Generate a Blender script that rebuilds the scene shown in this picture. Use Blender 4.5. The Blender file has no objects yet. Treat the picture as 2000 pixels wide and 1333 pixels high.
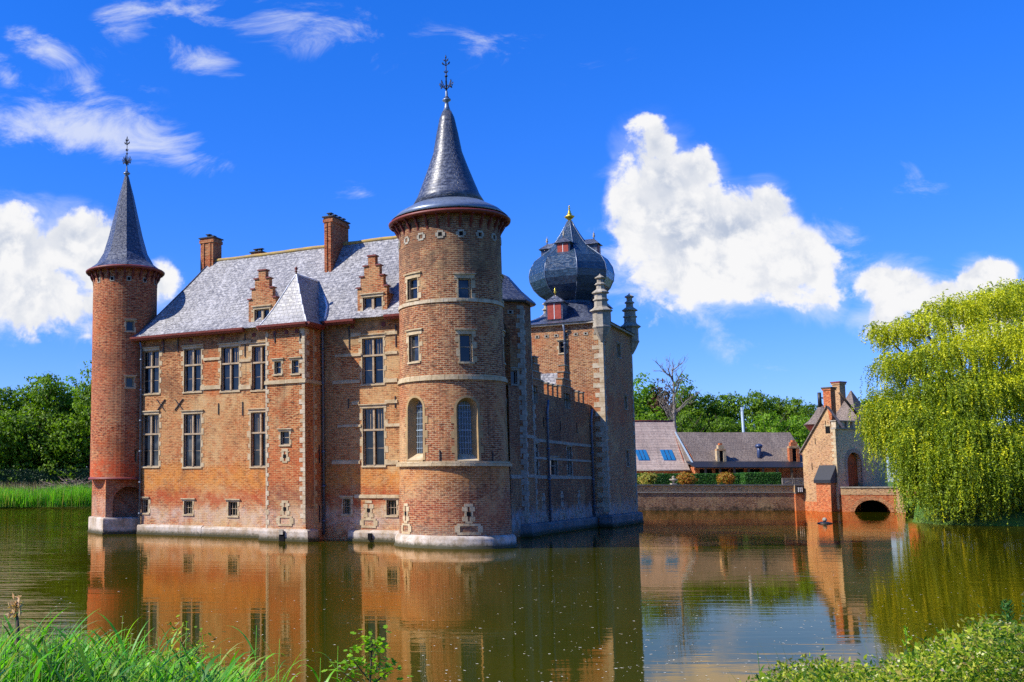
import bpy, math, random
from mathutils import Vector, Matrix, noise as mnoise
R = math.radians
PI = math.pi
rnd = random.Random(7)
sc = bpy.context.scene
COL = sc.collection

# ------------------------------------------------------------------ camera model
F, PX, PY, EYE = 2079.0, 500.0, 721.0, 3.2
PITCH = math.atan(220 / F)
CP, SP = math.cos(PITCH), math.sin(PITCH)
EYEV = Vector((0, 0, EYE))
O = Vector((10.7, 55.1, 0))                       # corner of the two castle fronts
TH = math.atan2(-.5239, .8518)
AX = Vector((math.cos(TH), math.sin(TH), 0))
AY = Vector((-math.sin(TH), math.cos(TH), 0))


def ray(px, py):
    a, b = (px - PX) / F, -(py - PY) / F
    return Vector((a, CP - b * SP, SP + b * CP))


def at(px, py, Y):                                 # world point at world depth Y
    d = ray(px, py)
    return EYEV + d * (Y / d.y)


def loc3(p):
    q = p - O
    return Vector((q.dot(AX), q.dot(AY), q.z))


def isect(px, py, o, n):                           # castle-local hit with vertical plane (local o, n)
    d = ray(px, py)
    dl = Vector((d.dot(AX), d.dot(AY), d.z))
    e = loc3(EYEV)
    t = (Vector((o[0], o[1], 0)) - e).dot(Vector((n[0], n[1], 0))) / (dl.x * n[0] + dl.y * n[1])
    return e + dl * t


def fz(px, py, y0):                                # local z / x on plane y=y0
    return isect(px, py, (0, y0), (0, 1)).z


def fx(px, py, y0):
    return isect(px, py, (0, y0), (0, 1)).x


# ------------------------------------------------------------------ mesh builder
class MB:
    def __init__(s):
        s.v, s.f, s.m, s.uv, s.s = [], [], [], [], []

    def face(s, pts, m=0, uv=None, sm=False):
        i = len(s.v)
        s.v.extend([tuple(p) for p in pts])
        s.f.append(tuple(range(i, i + len(pts))))
        s.m.append(m); s.uv.append(uv); s.s.append(sm)

    def idx(s, ids, m=0, uv=None, sm=False):
        s.f.append(tuple(ids)); s.m.append(m); s.uv.append(uv); s.s.append(sm)

    def hexa(s, p, m=0):                            # p: 8 pts, bottom ring ccw 0-3, top ring 4-7
        i = len(s.v)
        s.v.extend([tuple(q) for q in p])
        for q in ((3, 2, 1, 0), (4, 5, 6, 7), (0, 1, 5, 4), (1, 2, 6, 5), (2, 3, 7, 6), (3, 0, 4, 7)):
            s.idx([i + k for k in q], m)

    def box(s, x0, x1, y0, y1, z0, z1, m=0, rz=0, c=(0, 0, 0)):
        cr, sr = math.cos(rz), math.sin(rz)
        pts = [(x0, y0, z0), (x1, y0, z0), (x1, y1, z0), (x0, y1, z0), (x0, y0, z1), (x1, y0, z1), (x1, y1, z1), (x0, y1, z1)]
        s.hexa([(c[0] + x * cr - y * sr, c[1] + x * sr + y * cr, c[2] + z) for x, y, z in pts], m)

    def wbox(s, W, u0, u1, v0, v1, d0, d1, m=0):    # box in wall space, d0 = proud side
        n = max(1, math.ceil((u1 - u0) / .3)) if W.curved else 1
        for k in range(n):
            a, b = u0 + (u1 - u0) * k / n, u0 + (u1 - u0) * (k + 1) / n
            M = W.map
            s.hexa([M(a, v0, d0), M(b, v0, d0), M(b, v0, d1), M(a, v0, d1), M(a, v1, d0), M(b, v1, d0), M(b, v1, d1), M(a, v1, d1)], m)

    def tube(s, path, r, n=6, m=0, sm=True):
        path = [Vector(p) for p in path]
        rs = r if isinstance(r, (list, tuple)) else [r] * len(path)
        base = len(s.v)
        for k, p in enumerate(path):
            a = path[max(0, k - 1)]; b = path[min(len(path) - 1, k + 1)]
            t = (b - a).normalized() if (b - a).length > 1e-9 else Vector((0, 0, 1))
            h = Vector((0, 0, 1)) if abs(t.z) < .9 else Vector((1, 0, 0))
            x = t.cross(h).normalized(); y = t.cross(x)
            for j in range(n):
                an = 2 * PI * j / n
                s.v.append(tuple(p + (x * math.cos(an) + y * math.sin(an)) * rs[k]))
        for k in range(len(path) - 1):
            for j in range(n):
                a = base + k * n + j; b = base + k * n + (j + 1) % n
                s.idx((a, a + n, b + n, b), m, None, sm)
        s.idx([base + j for j in range(n)], m)
        s.idx([base + (len(path) - 1) * n + j for j in reversed(range(n))], m)

    def lathe(s, prof, n, c=(0, 0, 0), rot=0, m=0, sm=True, uvr=None, cap=True):
        base = len(s.v)
        for r, z in prof:
            for j in range(n):
                an = rot + 2 * PI * j / n
                s.v.append((c[0] + r * math.cos(an), c[1] + r * math.sin(an), c[2] + z))
        L = 0
        for k in range(len(prof) - 1):
            dl = math.hypot(prof[k + 1][0] - prof[k][0], prof[k + 1][1] - prof[k][1])
            R0 = uvr or 1
            for j in range(n):
                a = base + k * n + j; b = base + k * n + (j + 1) % n
                w = 2 * PI / n * R0
                uv = [(j * w, L), ((j + 1) * w, L), ((j + 1) * w, L + dl), (j * w, L + dl)] if uvr else None
                s.idx((a, b, b + n, a + n), m, uv, sm)
            L += dl
        if cap:
            s.idx([base + (len(prof) - 1) * n + j for j in range(n)], m)
            s.idx([base + j for j in reversed(range(n))], m)

    def ball(s, c, r, m=0, n=10, sx=1, sz=1):
        k = max(4, n // 2)
        s.lathe([(max(.001, r * math.sin(PI * i / k)) * sx, -r * sz * math.cos(PI * i / k)) for i in range(k + 1)], n, c, 0, m)

    def build(s, name, mats, parent=None, label=None):
        me = bpy.data.meshes.new(name)
        me.from_pydata(s.v, [], s.f)
        me.polygons.foreach_set('material_index', s.m)
        me.polygons.foreach_set('use_smooth', s.s)
        uvl = me.uv_layers.new(name='UVMap')
        me.update()
        V = s.v
        data = []
        for fi, f in enumerate(s.f):
            if s.uv[fi]:
                for q in s.uv[fi]: data += [q[0], q[1]]
            else:
                n = me.polygons[fi].normal
                t = Vector((-n.y, n.x, 0)) if abs(n.z) < .95 else Vector((1, 0, 0))
                t.normalize(); b = n.cross(t)
                for i in f:
                    p = Vector(V[i]); data += [p.dot(t), p.dot(b)]
        uvl.data.foreach_set('uv', data)
        for mm in (mats if isinstance(mats, (list, tuple)) else [mats]): me.materials.append(mm)
        o = bpy.data.objects.new(name, me)
        COL.objects.link(o)
        if parent: o.parent = parent
        if label: o['label'] = label
        return o


def thing(name, label, cat, loc=(0, 0, 0), rz=0, group=None):
    o = bpy.data.objects.new(name, None)
    COL.objects.link(o)
    o.empty_display_size = .3
    o.location = loc; o.rotation_euler = (0, 0, rz)
    return tag(o, label, cat, group)


def tag(o, label=None, cat=None, group=None, kind=None):
    if label: o['label'] = label
    if cat: o['category'] = cat
    if group: o['group'] = group
    if kind: o['kind'] = kind
    return o


class Plane:
    curved = False
    def __init__(s, o, t):
        s.o = Vector((o[0], o[1])); s.t = Vector(t).normalized(); s.n = Vector((s.t.y, -s.t.x))
    def map(s, u, v, d=0):
        p = s.o + s.t * u - s.n * d
        return (p.x, p.y, v)
    def hit(s, px, py):
        p = isect(px, py, s.o, s.n)
        return (Vector((p.x, p.y)) - s.o).dot(s.t), p.z


class Cyl:
    curved = True
    def __init__(s, c, rf, r0):
        s.c, s.rf, s.r0 = c, rf, r0
    def map(s, u, v, d=0):
        r = s.rf(v) - d; ph = u / s.r0
        return (s.c[0] + r * math.sin(ph), s.c[1] - r * math.cos(ph), v)
    def hit(s, px, py):
        d = ray(px, py); dl = Vector((d.dot(AX), d.dot(AY), d.z)); e = loc3(EYEV)
        v = 8
        for _ in range(3):
            r = s.rf(v)
            ox, oy = e.x - s.c[0], e.y - s.c[1]
            A = dl.x ** 2 + dl.y ** 2; B = ox * dl.x + oy * dl.y; C = ox * ox + oy * oy - r * r
            q = max(0, B * B - A * C)
            t = (-B - math.sqrt(q)) / A
            p = e + dl * t; v = p.z
        ph = math.atan2(p.x - s.c[0], -(p.y - s.c[1]))
        return ph * s.r0, v


def uvbox(W, l, r, t, b):
    mx, my = (l + r) / 2, (t + b) / 2
    return W.hit(l, my)[0], W.hit(r, my)[0], W.hit(mx, b)[1], W.hit(mx, t)[1]


def panel(mb, W, u0, u1, v0, v1, holes=(), depth=.3, m=0, mr=0, mdark=None, du=None, dv=None):
    """wall sheet with rectangular openings, reveals and a closed back"""
    us = {u0, u1}; vs = {v0, v1}
    for h in holes:
        us |= {min(max(h[0], u0), u1), min(max(h[1], u0), u1)}; vs |= {min(max(h[2], v0), v1), min(max(h[3], v0), v1)}
    if du:
        k = math.ceil((u1 - u0) / du); us |= {u0 + (u1 - u0) * i / k for i in range(k + 1)}
    if dv:
        k = math.ceil((v1 - v0) / dv); vs |= {v0 + (v1 - v0) * i / k for i in range(k + 1)}
    us, vs = sorted(us), sorted(vs)
    for i in range(len(us) - 1):
        for j in range(len(vs) - 1):
            a, b, c, d = us[i], us[i + 1], vs[j], vs[j + 1]
            if b - a < 1e-5 or d - c < 1e-5: continue
            mu, mv = (a + b) / 2, (c + d) / 2
            if any(h[0] < mu < h[1] and h[2] < mv < h[3] for h in holes): continue
            mb.face([W.map(a, c), W.map(b, c), W.map(b, d), W.map(a, d)], m, [(a, c), (b, c), (b, d), (a, d)], W.curved)
    for h in holes:
        a, b, c, d = h[:4]
        D = h[4] if len(h) > 4 else depth
        n = max(1, math.ceil((b - a) / .4)) if W.curved else 1
        for k in range(n):
            p, q = a + (b - a) * k / n, a + (b - a) * (k + 1) / n
            mb.face([W.map(p, c, 0), W.map(p, c, D), W.map(q, c, D), W.map(q, c, 0)][::-1], mr)
            mb.face([W.map(p, d, 0), W.map(q, d, 0), W.map(q, d, D), W.map(p, d, D)][::-1], mr)
            if mdark is not None:
                mb.face([W.map(p, c, D), W.map(q, c, D), W.map(q, d, D), W.map(p, d, D)], mdark)
        mb.face([W.map(a, c, 0), W.map(a, c, D), W.map(a, d, D), W.map(a, d, 0)], mr)
        mb.face([W.map(b, c, 0), W.map(b, d, 0), W.map(b, d, D), W.map(b, c, D)], mr)


# ------------------------------------------------------------------ materials
class NT:
    def __init__(s, name):
        s.mat = bpy.data.materials.new(name); s.mat.use_nodes = True
        s.t = s.mat.node_tree; s.t.nodes.clear()
        s.out = s.t.nodes.new('ShaderNodeOutputMaterial')
    def n(s, typ, **kw):
        x = s.t.nodes.new('ShaderNode' + typ)
        for k, v in kw.items(): setattr(x, k, v)
        return x
    def l(s, a, b): s.t.links.new(a, b)
    def put(s, sock, v):
        if isinstance(v, bpy.types.NodeSocket): s.l(v, sock)
        elif isinstance(v, (tuple, list)) and len(v) == 3 and sock.type == 'RGBA': sock.default_value = (*v, 1)
        else: sock.default_value = v
    def mix(s, fac, a, b, mode='MIX'):
        x = s.n('Mix', data_type='RGBA', blend_type=mode)
        s.put(x.inputs[0], fac); s.put(x.inputs[6], a); s.put(x.inputs[7], b)
        return x.outputs[2]
    def math(s, op, a, b=0, c=0, clamp=False):
        x = s.n('Math', operation=op, use_clamp=clamp)
        s.put(x.inputs[0], a); s.put(x.inputs[1], b); s.put(x.inputs[2], c)
        return x.outputs[0]
    def noise(s, vec, scale, detail=4, rough=.55, dist=0):
        x = s.n('TexNoise'); x.inputs['Scale'].default_value = scale
        x.inputs['Detail'].default_value = detail; x.inputs['Roughness'].default_value = rough
        x.inputs['Distortion'].default_value = dist
        if vec is not None: s.l(vec, x.inputs['Vector'])
        return x.outputs[0]
    def ramp(s, v, a, b, c=0., d=1.):
        x = s.n('MapRange', interpolation_type='SMOOTHSTEP')
        s.put(x.inputs[0], v)
        for i, q in enumerate((a, b, c, d)): x.inputs[1 + i].default_value = q
        return x.outputs[0]
    def mapping(s, vec, sc_):
        x = s.n('Mapping'); s.l(vec, x.inputs[0]); x.inputs['Scale'].default_value = sc_
        return x.outputs[0]
    def principled(s, color, rough=.85, spec=.3, bump=None, bstr=.3, bdist=.02, **kw):
        p = s.n('BsdfPrincipled')
        s.put(p.inputs['Base Color'], color); s.put(p.inputs['Roughness'], rough)
        p.inputs['Specular IOR Level'].default_value = spec
        for k, v in kw.items(): s.put(p.inputs[k.replace('_', ' ')], v)
        if bump is not None:
            b = s.n('Bump'); b.inputs['Strength'].default_value = bstr; b.inputs['Distance'].default_value = bdist
            s.l(bump, b.inputs['Height']); s.l(b.outputs[0], p.inputs['Normal'])
        s.l(p.outputs[0], s.out.inputs[0])
        return s.mat


def brick(name, c1, c2, mortar, pale=.35, dark=.35, red=.3, zones=(), row=.10, bw=.29, palec=(.60, .40, .20), seed=0.):
    t = NT(name)
    uv = t.n('UVMap').outputs[0]
    pos = t.n('TexCoord').outputs['Object']
    off = t.n('Mapping'); t.l(pos, off.inputs[0]); off.inputs['Location'].default_value = (seed, seed * 1.7, seed * .3)
    pos = off.outputs[0]
    b = t.n('TexBrick'); t.l(uv, b.inputs['Vector'])
    b.inputs['Scale'].default_value = 1; b.inputs['Brick Width'].default_value = bw; b.inputs['Row Height'].default_value = row
    b.inputs['Mortar Size'].default_value = .016; b.inputs['Mortar Smooth'].default_value = .3; b.inputs['Bias'].default_value = -.1
    t.put(b.inputs['Color1'], c1); t.put(b.inputs['Color2'], c2); t.put(b.inputs['Mortar'], mortar)
    col = b.outputs[0]
    fine = t.noise(t.mapping(uv, (3.4, 11, 1)), 1, 3, .6)
    col = t.mix(t.ramp(fine, .5, .66, 0, .75), col, (.045, .018, .012))
    col = t.mix(t.ramp(fine, .48, .32, 0, .6), col, palec)
    n1 = t.noise(pos, .45, 6, .65)
    n2 = t.noise(pos, .8, 7, .7, .6)
    n3 = t.noise(t.mapping(pos, (1, 1, .35)), .55, 6, .65)
    col = t.mix(t.ramp(n1, .5, .72, 0, red), col, (.52, .12, .03))
    col = t.mix(t.ramp(n2, .52, .7, 0, pale), col, palec)
    col = t.mix(t.ramp(n3, .53, .75, 0, dark), col, (.07, .04, .03))
    big = t.noise(pos, .28, 7, .7, .8)                 # broad fields of paler and darker repair work
    col = t.mix(t.ramp(big, .5, .62, 0, min(.8, pale * 1.3)), col, (.58, .40, .22))
    col = t.mix(t.ramp(big, .46, .34, 0, min(.7, dark * 1.1)), col, (.16, .075, .045))
    run = t.noise(t.mapping(pos, (1.7, 1.7, .12)), 1.2, 6, .72)
    col = t.mix(t.ramp(run, .56, .72, 0, dark), col, (.085, .06, .045))
    n4 = t.noise(pos, 1.9, 8, .75, 1.2)
    col = t.mix(t.ramp(n4, .55, .66, 0, dark * 1.1), col, (.10, .065, .05))
    col = t.mix(t.ramp(n4, .45, .33, 0, pale * .8), col, (.60, .42, .25))
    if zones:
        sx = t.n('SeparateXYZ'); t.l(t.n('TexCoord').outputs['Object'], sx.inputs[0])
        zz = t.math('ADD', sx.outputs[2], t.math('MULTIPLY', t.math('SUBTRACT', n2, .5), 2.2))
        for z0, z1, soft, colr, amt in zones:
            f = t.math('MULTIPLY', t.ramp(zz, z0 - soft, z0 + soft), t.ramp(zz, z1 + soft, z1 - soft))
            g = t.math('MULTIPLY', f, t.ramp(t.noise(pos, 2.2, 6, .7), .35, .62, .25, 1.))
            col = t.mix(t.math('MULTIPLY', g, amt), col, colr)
    g_ = t.n('Gamma'); t.l(col, g_.inputs[0]); g_.inputs[1].default_value = 1.17
    col = t.mix(1., g_.outputs[0], (.96, 1.0, .95), 'MULTIPLY')
    h = t.math('SUBTRACT', t.math('MULTIPLY', fine, .6), b.outputs['Fac'])
    return t.principled(col, .9, .2, h, .6, .014)


def stone(name, c, c2, sc_=1.3, dirt=.4, dc=(.12, .10, .07), tide=False):
    t = NT(name); pos = t.n('TexCoord').outputs['Object']
    n = t.noise(pos, sc_, 7, .7); n2 = t.noise(pos, sc_ * 5, 5, .7)
    col = t.mix(t.ramp(n, .35, .65), c, c2)
    col = t.mix(t.ramp(n2, .55, .75, 0, dirt), col, dc)
    if tide:                                        # algae line just above the water, rust and damp runs
        sx = t.n('SeparateXYZ'); t.l(pos, sx.inputs[0])
        run = t.noise(t.mapping(pos, (2.2, 2.2, .25)), 1.6, 5, .7)
        col = t.mix(t.ramp(run, .5, .7, 0, .6), col, (.20, .13, .07))
        zz = t.math('ADD', sx.outputs[2], t.math('MULTIPLY', t.math('SUBTRACT', n2, .5), .35))
        col = t.mix(t.ramp(zz, .36, .08, 0, .95), col, (.035, .035, .012))
    return t.principled(col, .85, .25, n2, .4, .02)


def slate(name, c1, c2, pale, amt, row=.16, bw=.22, rough=.5, spec=.5, streak=(.09, .085, .08)):
    t = NT(name); uv = t.n('UVMap').outputs[0]; pos = t.n('TexCoord').outputs['Object']
    b = t.n('TexBrick'); t.l(uv, b.inputs['Vector']); b.inputs['Scale'].default_value = 1
    b.inputs['Brick Width'].default_value = bw; b.inputs['Row Height'].default_value = row
    b.inputs['Mortar Size'].default_value = .012; b.inputs['Mortar Smooth'].default_value = .2
    t.put(b.inputs['Color1'], c1); t.put(b.inputs['Color2'], c2); t.put(b.inputs['Mortar'], (.02, .022, .03))
    fine = t.noise(t.mapping(uv, (4.5, 6.2, 1)), 1, 3, .65)
    big = t.noise(pos, .35, 5, .6)
    f = t.math('MULTIPLY', t.ramp(fine, .42, .68), t.ramp(big, .3, .6, .35, 1))
    col = t.mix(t.math('MULTIPLY', f, amt), b.outputs[0], pale)
    st = t.noise(t.mapping(uv, (2.2, .3, 1)), 1, 5, .7)
    col = t.mix(t.ramp(st, .45, .75, 0, .5), col, streak)
    col = t.mix(t.ramp(t.noise(t.mapping(uv, (1.1, .22, 1)), 1, 6, .7), .5, .72, 0, amt * .5), col, pale)
    h = t.math('SUBTRACT', fine, b.outputs['Fac'])
    return t.principled(col, t.ramp(fine, .3, .7, rough - .12, rough + .15), spec, h, .6, .015)


def plain(name, c, rough=.6, spec=.4, var=.25, metal=0., sc_=6.):
    t = NT(name); pos = t.n('TexCoord').outputs['Object']
    n = t.noise(pos, sc_, 5, .65)
    col = t.mix(t.ramp(n, .4, .7, 0, 1), c, tuple(q * (1 - var) for q in c))
    return t.principled(col, rough, spec, n, .2, .01, Metallic=metal)


def leafmat(name, cols, trans=.35, rough=.55, tcol=1.35):
    t = NT(name)
    g = t.n('NewGeometry')
    cr = t.n('ValToRGB'); cr.color_ramp.interpolation = 'LINEAR'
    e = cr.color_ramp.elements
    while len(e) < len(cols): e.new(.5)
    for i, c in enumerate(cols):
        e[i].position = i / (len(cols) - 1); e[i].color = (*c, 1)
    t.l(g.outputs['Random Per Island'], cr.inputs[0])
    pos = t.n('TexCoord').outputs['Object']
    big = t.noise(pos, .6, 3, .5)
    col = t.mix(t.ramp(big, .4, .65, 0, .45), cr.outputs[0], cols[0])
    p = t.n('BsdfPrincipled'); t.l(col, p.inputs['Base Color']); p.inputs['Roughness'].default_value = rough
    p.inputs['Specular IOR Level'].default_value = .3
    tr = t.n('BsdfTranslucent')
    t.l(t.mix(1., col, (tcol, tcol * 1.1, tcol * .5), 'MULTIPLY'), tr.inputs[0])
    mx = t.n('MixShader'); mx.inputs[0].default_value = trans
    t.l(p.outputs[0], mx.inputs[1]); t.l(tr.outputs[0], mx.inputs[2]); t.l(mx.outputs[0], t.out.inputs[0])
    return t.mat


MORT = (.58, .40, .21)
WHITE = (.62, .58, .52)
M = {}
M['front'] = brick('brick_front', (.47, .15, .055), (.33, .085, .038), MORT, .55, .45, .6,
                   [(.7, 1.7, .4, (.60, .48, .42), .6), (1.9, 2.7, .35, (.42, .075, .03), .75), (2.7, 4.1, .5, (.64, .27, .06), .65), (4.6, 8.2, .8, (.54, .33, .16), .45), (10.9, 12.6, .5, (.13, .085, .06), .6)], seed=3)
M['bay'] = brick('brick_bay', (.49, .145, .05), (.36, .085, .035), MORT, .4, .35, .7,
                 [(.6, 1.8, .4, (.58, .46, .40), .5), (1.9, 3.1, .4, (.20, .06, .05), .6), (3.1, 5.2, .6, (.50, .12, .04), .55)], seed=9)
M['round'] = brick('brick_round', (.38, .125, .055), (.24, .068, .036), (.50, .38, .25), .4, .6, .35,
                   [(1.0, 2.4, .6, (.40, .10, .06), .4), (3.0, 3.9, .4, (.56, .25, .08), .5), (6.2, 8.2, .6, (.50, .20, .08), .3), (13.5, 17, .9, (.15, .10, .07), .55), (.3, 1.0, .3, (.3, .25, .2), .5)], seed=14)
M['left'] = brick('brick_red', (.44, .10, .035), (.30, .055, .025), (.46, .28, .17), .14, .4, .6,
                  [(3.3, 4.6, .5, (.55, .08, .02), .75), (7.5, 11.5, 1.0, (.38, .16, .10), .3), (0, 2.2, .4, (.5, .38, .30), .5)], seed=21)
M['side'] = brick('brick_side_shade', (.32, .105, .045), (.20, .06, .03), (.30, .23, .16), .2, .5, .3,
                  [(.4, 1.5, .4, (.42, .42, .44), .75)], seed=30)  # darker brick for side wing and turret, their shade put into the colour
M['square'] = brick('brick_square', (.42, .15, .055), (.32, .095, .04), (.52, .42, .29), .35, .2, .35,
                    [(.3, 1.6, .5, (.42, .42, .44), .6), (7.4, 9.8, .6, (.46, .10, .03), .55)], seed=41)
M['gate'] = brick('brick_gate', (.50, .27, .14), (.42, .20, .10), (.58, .48, .34), .5, .1, .15, seed=51, row=.11, bw=.3)
M['gatered'] = brick('brick_gate_red', (.56, .13, .035), (.46, .09, .03), (.50, .30, .18), .2, .1, .6, seed=55, row=.11, bw=.3)
M['retain'] = brick('brick_retaining', (.33, .15, .09), (.25, .10, .065), (.42, .34, .25), .35, .5, .1,
                    [(-.2, .35, .12, (.05, .045, .03), .8)], seed=61, row=.13, bw=.34)
M['greybrick'] = brick('brick_grey', (.66, .55, .38), (.56, .45, .30), (.70, .61, .45), .3, .25, .0, seed=71, row=.11, bw=.3)
M['chim'] = brick('brick_chimney', (.44, .10, .035), (.33, .07, .03), (.42, .26, .16), .15, .35, .5, seed=81)
M['dormer'] = brick('brick_dormer', (.46, .13, .05), (.36, .09, .04), (.5, .36, .22), .25, .3, .5, seed=85)
M['stone'] = stone('pale_stone', (.50, .40, .25), (.36, .26, .14), 2.2, .65)
M['jamb'] = stone('jamb_shade', (.22, .12, .05), (.12, .07, .035), 2.5, .4)  # brown window reveals: shade of the recess put into the colour
M['ochre'] = stone('ochre_stone', (.36, .24, .11), (.26, .175, .085), 2., .5)
M['quoin'] = stone('quoin_stone', (.53, .45, .32), (.38, .28, .16), 2.4, .6)
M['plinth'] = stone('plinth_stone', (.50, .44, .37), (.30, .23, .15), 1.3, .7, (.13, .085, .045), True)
M['plinthdk'] = stone('dark_shaded_stone', (.17, .165, .16), (.09, .09, .09), .9, .4, (.05, .05, .05), True)  # darker plinth for the side fronts, shade put in the colour; dark copings too
M['weather'] = stone('weathered_stone', (.36, .32, .25), (.22, .19, .14), 2.2, .5)
M['slate'] = slate('slate_roof', (.235, .228, .23), (.12, .118, .125), (.56, .54, .52), .62, row=.22, bw=.28)
M['slatedk'] = slate('slate_spire', (.042, .052, .085), (.024, .031, .054), (.26, .29, .36), .4, row=.17, bw=.24, rough=.40, streak=(.03, .036, .055))
M['slatedome'] = slate('slate_dome', (.016, .042, .080), (.009, .025, .050), (.08, .15, .23), .3, row=.26, bw=.3, rough=.26, spec=.6, streak=(.012, .03, .05))
M['tile'] = slate('tile_barn', (.40, .30, .24), (.30, .22, .18), (.58, .48, .40), .6, row=.42, bw=3., rough=.8, spec=.2)
M['tiledk'] = slate('tile_stable', (.17, .13, .105), (.12, .09, .075), (.34, .28, .23), .6, row=.34, bw=.3, rough=.8, spec=.2)
M['lead'] = plain('lead_sheet', (.16, .20, .27), .35, .6, .3, .3)
M['ridge'] = stone('ridge_tile_lichen', (.42, .28, .07), (.30, .22, .11), 3, .5)
M['gutter'] = plain('gutter_red', (.19, .036, .024), .5, .4, .35)
M['corbel'] = plain('corbel_red', (.13, .025, .02), .6, .3, .3)
M['pipe'] = plain('pipe_metal', (.11, .14, .19), .4, .5, .3, .3)
M['iron'] = plain('wrought_iron', (.015, .016, .02), .5, .4, .2)
M['gold'] = plain('gilding', (.78, .50, .06), .3, .6, .3, .8)
M['wood'] = plain('window_timber', (.40, .30, .19), .7, .2, .45, 0, 3)
M['greywood'] = plain('weathered_timber', (.36, .31, .25), .8, .2, .3, 0, 3)
M['redwood'] = plain('red_shutter', (.32, .05, .03), .6, .3, .3)
M['door'] = plain('door_timber', (.30, .09, .03), .7, .2, .4, 0, 2)
M['dark'] = plain('dark_interior', (.008, .008, .009), .9, .1, .2)
M['white'] = plain('white_paint', (.75, .75, .74), .6, .3, .1)
M['bluepanel'] = plain('skylight_glass', (.02, .16, .36), .25, .6, .15)
M['black'] = plain('black_roofing', (.012, .014, .018), .5, .4, .3)
M['vent'] = plain('blue_vent', (.03, .05, .12), .4, .5, .2)
M['polegrey'] = plain('grey_steel', (.30, .38, .44), .5, .4, .2)


def glassmat():
    t = NT('window_glass'); pos = t.n('TexCoord').outputs['Object']
    n = t.noise(pos, 1.4, 2, .5)
    oi = t.n('ObjectInfo').outputs['Random']
    col = t.mix(t.ramp(n, .4, .7), (.006, .008, .010), t.mix(t.ramp(oi, .55, .9), (.016, .018, .017), (.07, .072, .066)))
    return t.principled(col, .06, .5, t.noise(pos, 2.2, 2, .5), .06, .05)


M['glass'] = glassmat()


def watermat():
    t = NT('moat_water'); pos = t.n('TexCoord').outputs['Object']
    a = t.noise(t.mapping(pos, (.33, 1.6, 1)), 1.0, 2, .45, .5)
    b = t.noise(t.mapping(pos, (1.5, 5.5, 1)), 2.0, 2, .5, .2)
    patch = t.ramp(t.noise(t.mapping(pos, (.05, .09, 1)), 1, 3, .5), .40, .62, .3, 1.)
    sx = t.n('SeparateXYZ'); t.l(pos, sx.inputs[0])
    wind = t.ramp(t.math('ADD', t.math('ADD', sx.outputs[0], t.math('MULTIPLY', sx.outputs[1], .13)), t.math('MULTIPLY', t.math('SUBTRACT', t.noise(pos, .12, 3, .5), .5), 6.)), -.5, -5., 0., 5.)
    patch = t.math('ADD', patch, wind)                # a breeze ruffles the left side of the moat
    h = t.math('MULTIPLY', t.math('ADD', a, t.math('MULTIPLY', b, .16)), patch)
    silt = t.noise(pos, .05, 4, .6)
    col = t.mix(t.ramp(silt, .35, .65), (.046, .047, .001), (.030, .038, .002))
    bp = t.n('Bump'); bp.inputs['Strength'].default_value = .2; bp.inputs['Distance'].default_value = .05
    t.l(h, bp.inputs['Height'])
    d = t.n('BsdfDiffuse'); t.put(d.inputs[0], col)
    g = t.n('BsdfGlossy'); t.put(g.inputs[0], (1., .70, .46)); g.inputs['Roughness'].default_value = .012
    t.l(bp.outputs[0], g.inputs['Normal'])
    fr = t.n('Fresnel'); fr.inputs[0].default_value = 1.42; t.l(bp.outputs[0], fr.inputs['Normal'])
    m = t.n('MixShader'); t.l(fr.outputs[0], m.inputs[0]); t.l(d.outputs[0], m.inputs[1]); t.l(g.outputs[0], m.inputs[2])
    t.l(m.outputs[0], t.out.inputs[0])
    return t.mat


M['water'] = watermat()
M['leafA'] = leafmat('leaf_mid', [(.06, .11, .004), (.11, .20, .006), (.17, .30, .010), (.25, .39, .014)], .45)
M['leafB'] = leafmat('leaf_light', [(.08, .17, .006), (.14, .28, .010), (.21, .38, .015), (.30, .47, .02)], .45)
M['leafD'] = leafmat('leaf_deep', [(.04, .085, .003), (.08, .155, .005), (.13, .24, .008), (.19, .33, .012)], .45)
M['leafR'] = leafmat('leaf_copper', [(.05, .02, .01), (.09, .035, .014), (.07, .06, .015), (.13, .05, .02)])
M['leafO'] = leafmat('leaf_orange', [(.30, .10, .015), (.42, .15, .02), (.30, .22, .02), (.22, .22, .02)])
M['leafP'] = leafmat('leaf_pale', [(.16, .22, .03), (.30, .33, .06), (.40, .22, .03), (.22, .28, .05)])
M['willow'] = leafmat('leaf_willow_sunlit', [(.26, .31, .004), (.42, .45, .006), (.58, .58, .010), (.70, .66, .016)], .26)
M['willow_shaded'] = leafmat('leaf_willow_shaded', [(.06, .11, .003), (.13, .20, .004), (.24, .32, .006), (.40, .46, .010)], .26)  # darker copy for the lower crown, shade put into its colour
M['reed'] = leafmat('leaf_reed', [(.03, .12, .004), (.08, .30, .010), (.13, .46, .018), (.22, .55, .02), (.30, .52, .03), (.36, .30, .10)], .42, .4)
M['weed'] = leafmat('leaf_weed', [(.03, .09, .003), (.10, .20, .005), (.22, .34, .008), (.40, .47, .015), (.58, .56, .06), (.30, .20, .08)], .4)
M['flower'] = leafmat('flower_pale', [(.55, .55, .18), (.6, .6, .3), (.42, .2, .35), (.62, .6, .25)], .3)
M['fern'] = leafmat('leaf_fern', [(.02, .08, .01), (.03, .12, .015), (.05, .16, .02)], .3)
M['oak'] = leafmat('leaf_oak', [(.14, .28, .006), (.22, .42, .012), (.34, .55, .02)], .45)
M['hedge'] = leafmat('leaf_hedge', [(.012, .06, .006), (.03, .11, .01), (.06, .18, .014)], .2)
M['hedgedk'] = leafmat('leaf_hedge_dark', [(.006, .03, .004), (.012, .05, .006), (.02, .07, .008)], .2)
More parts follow.
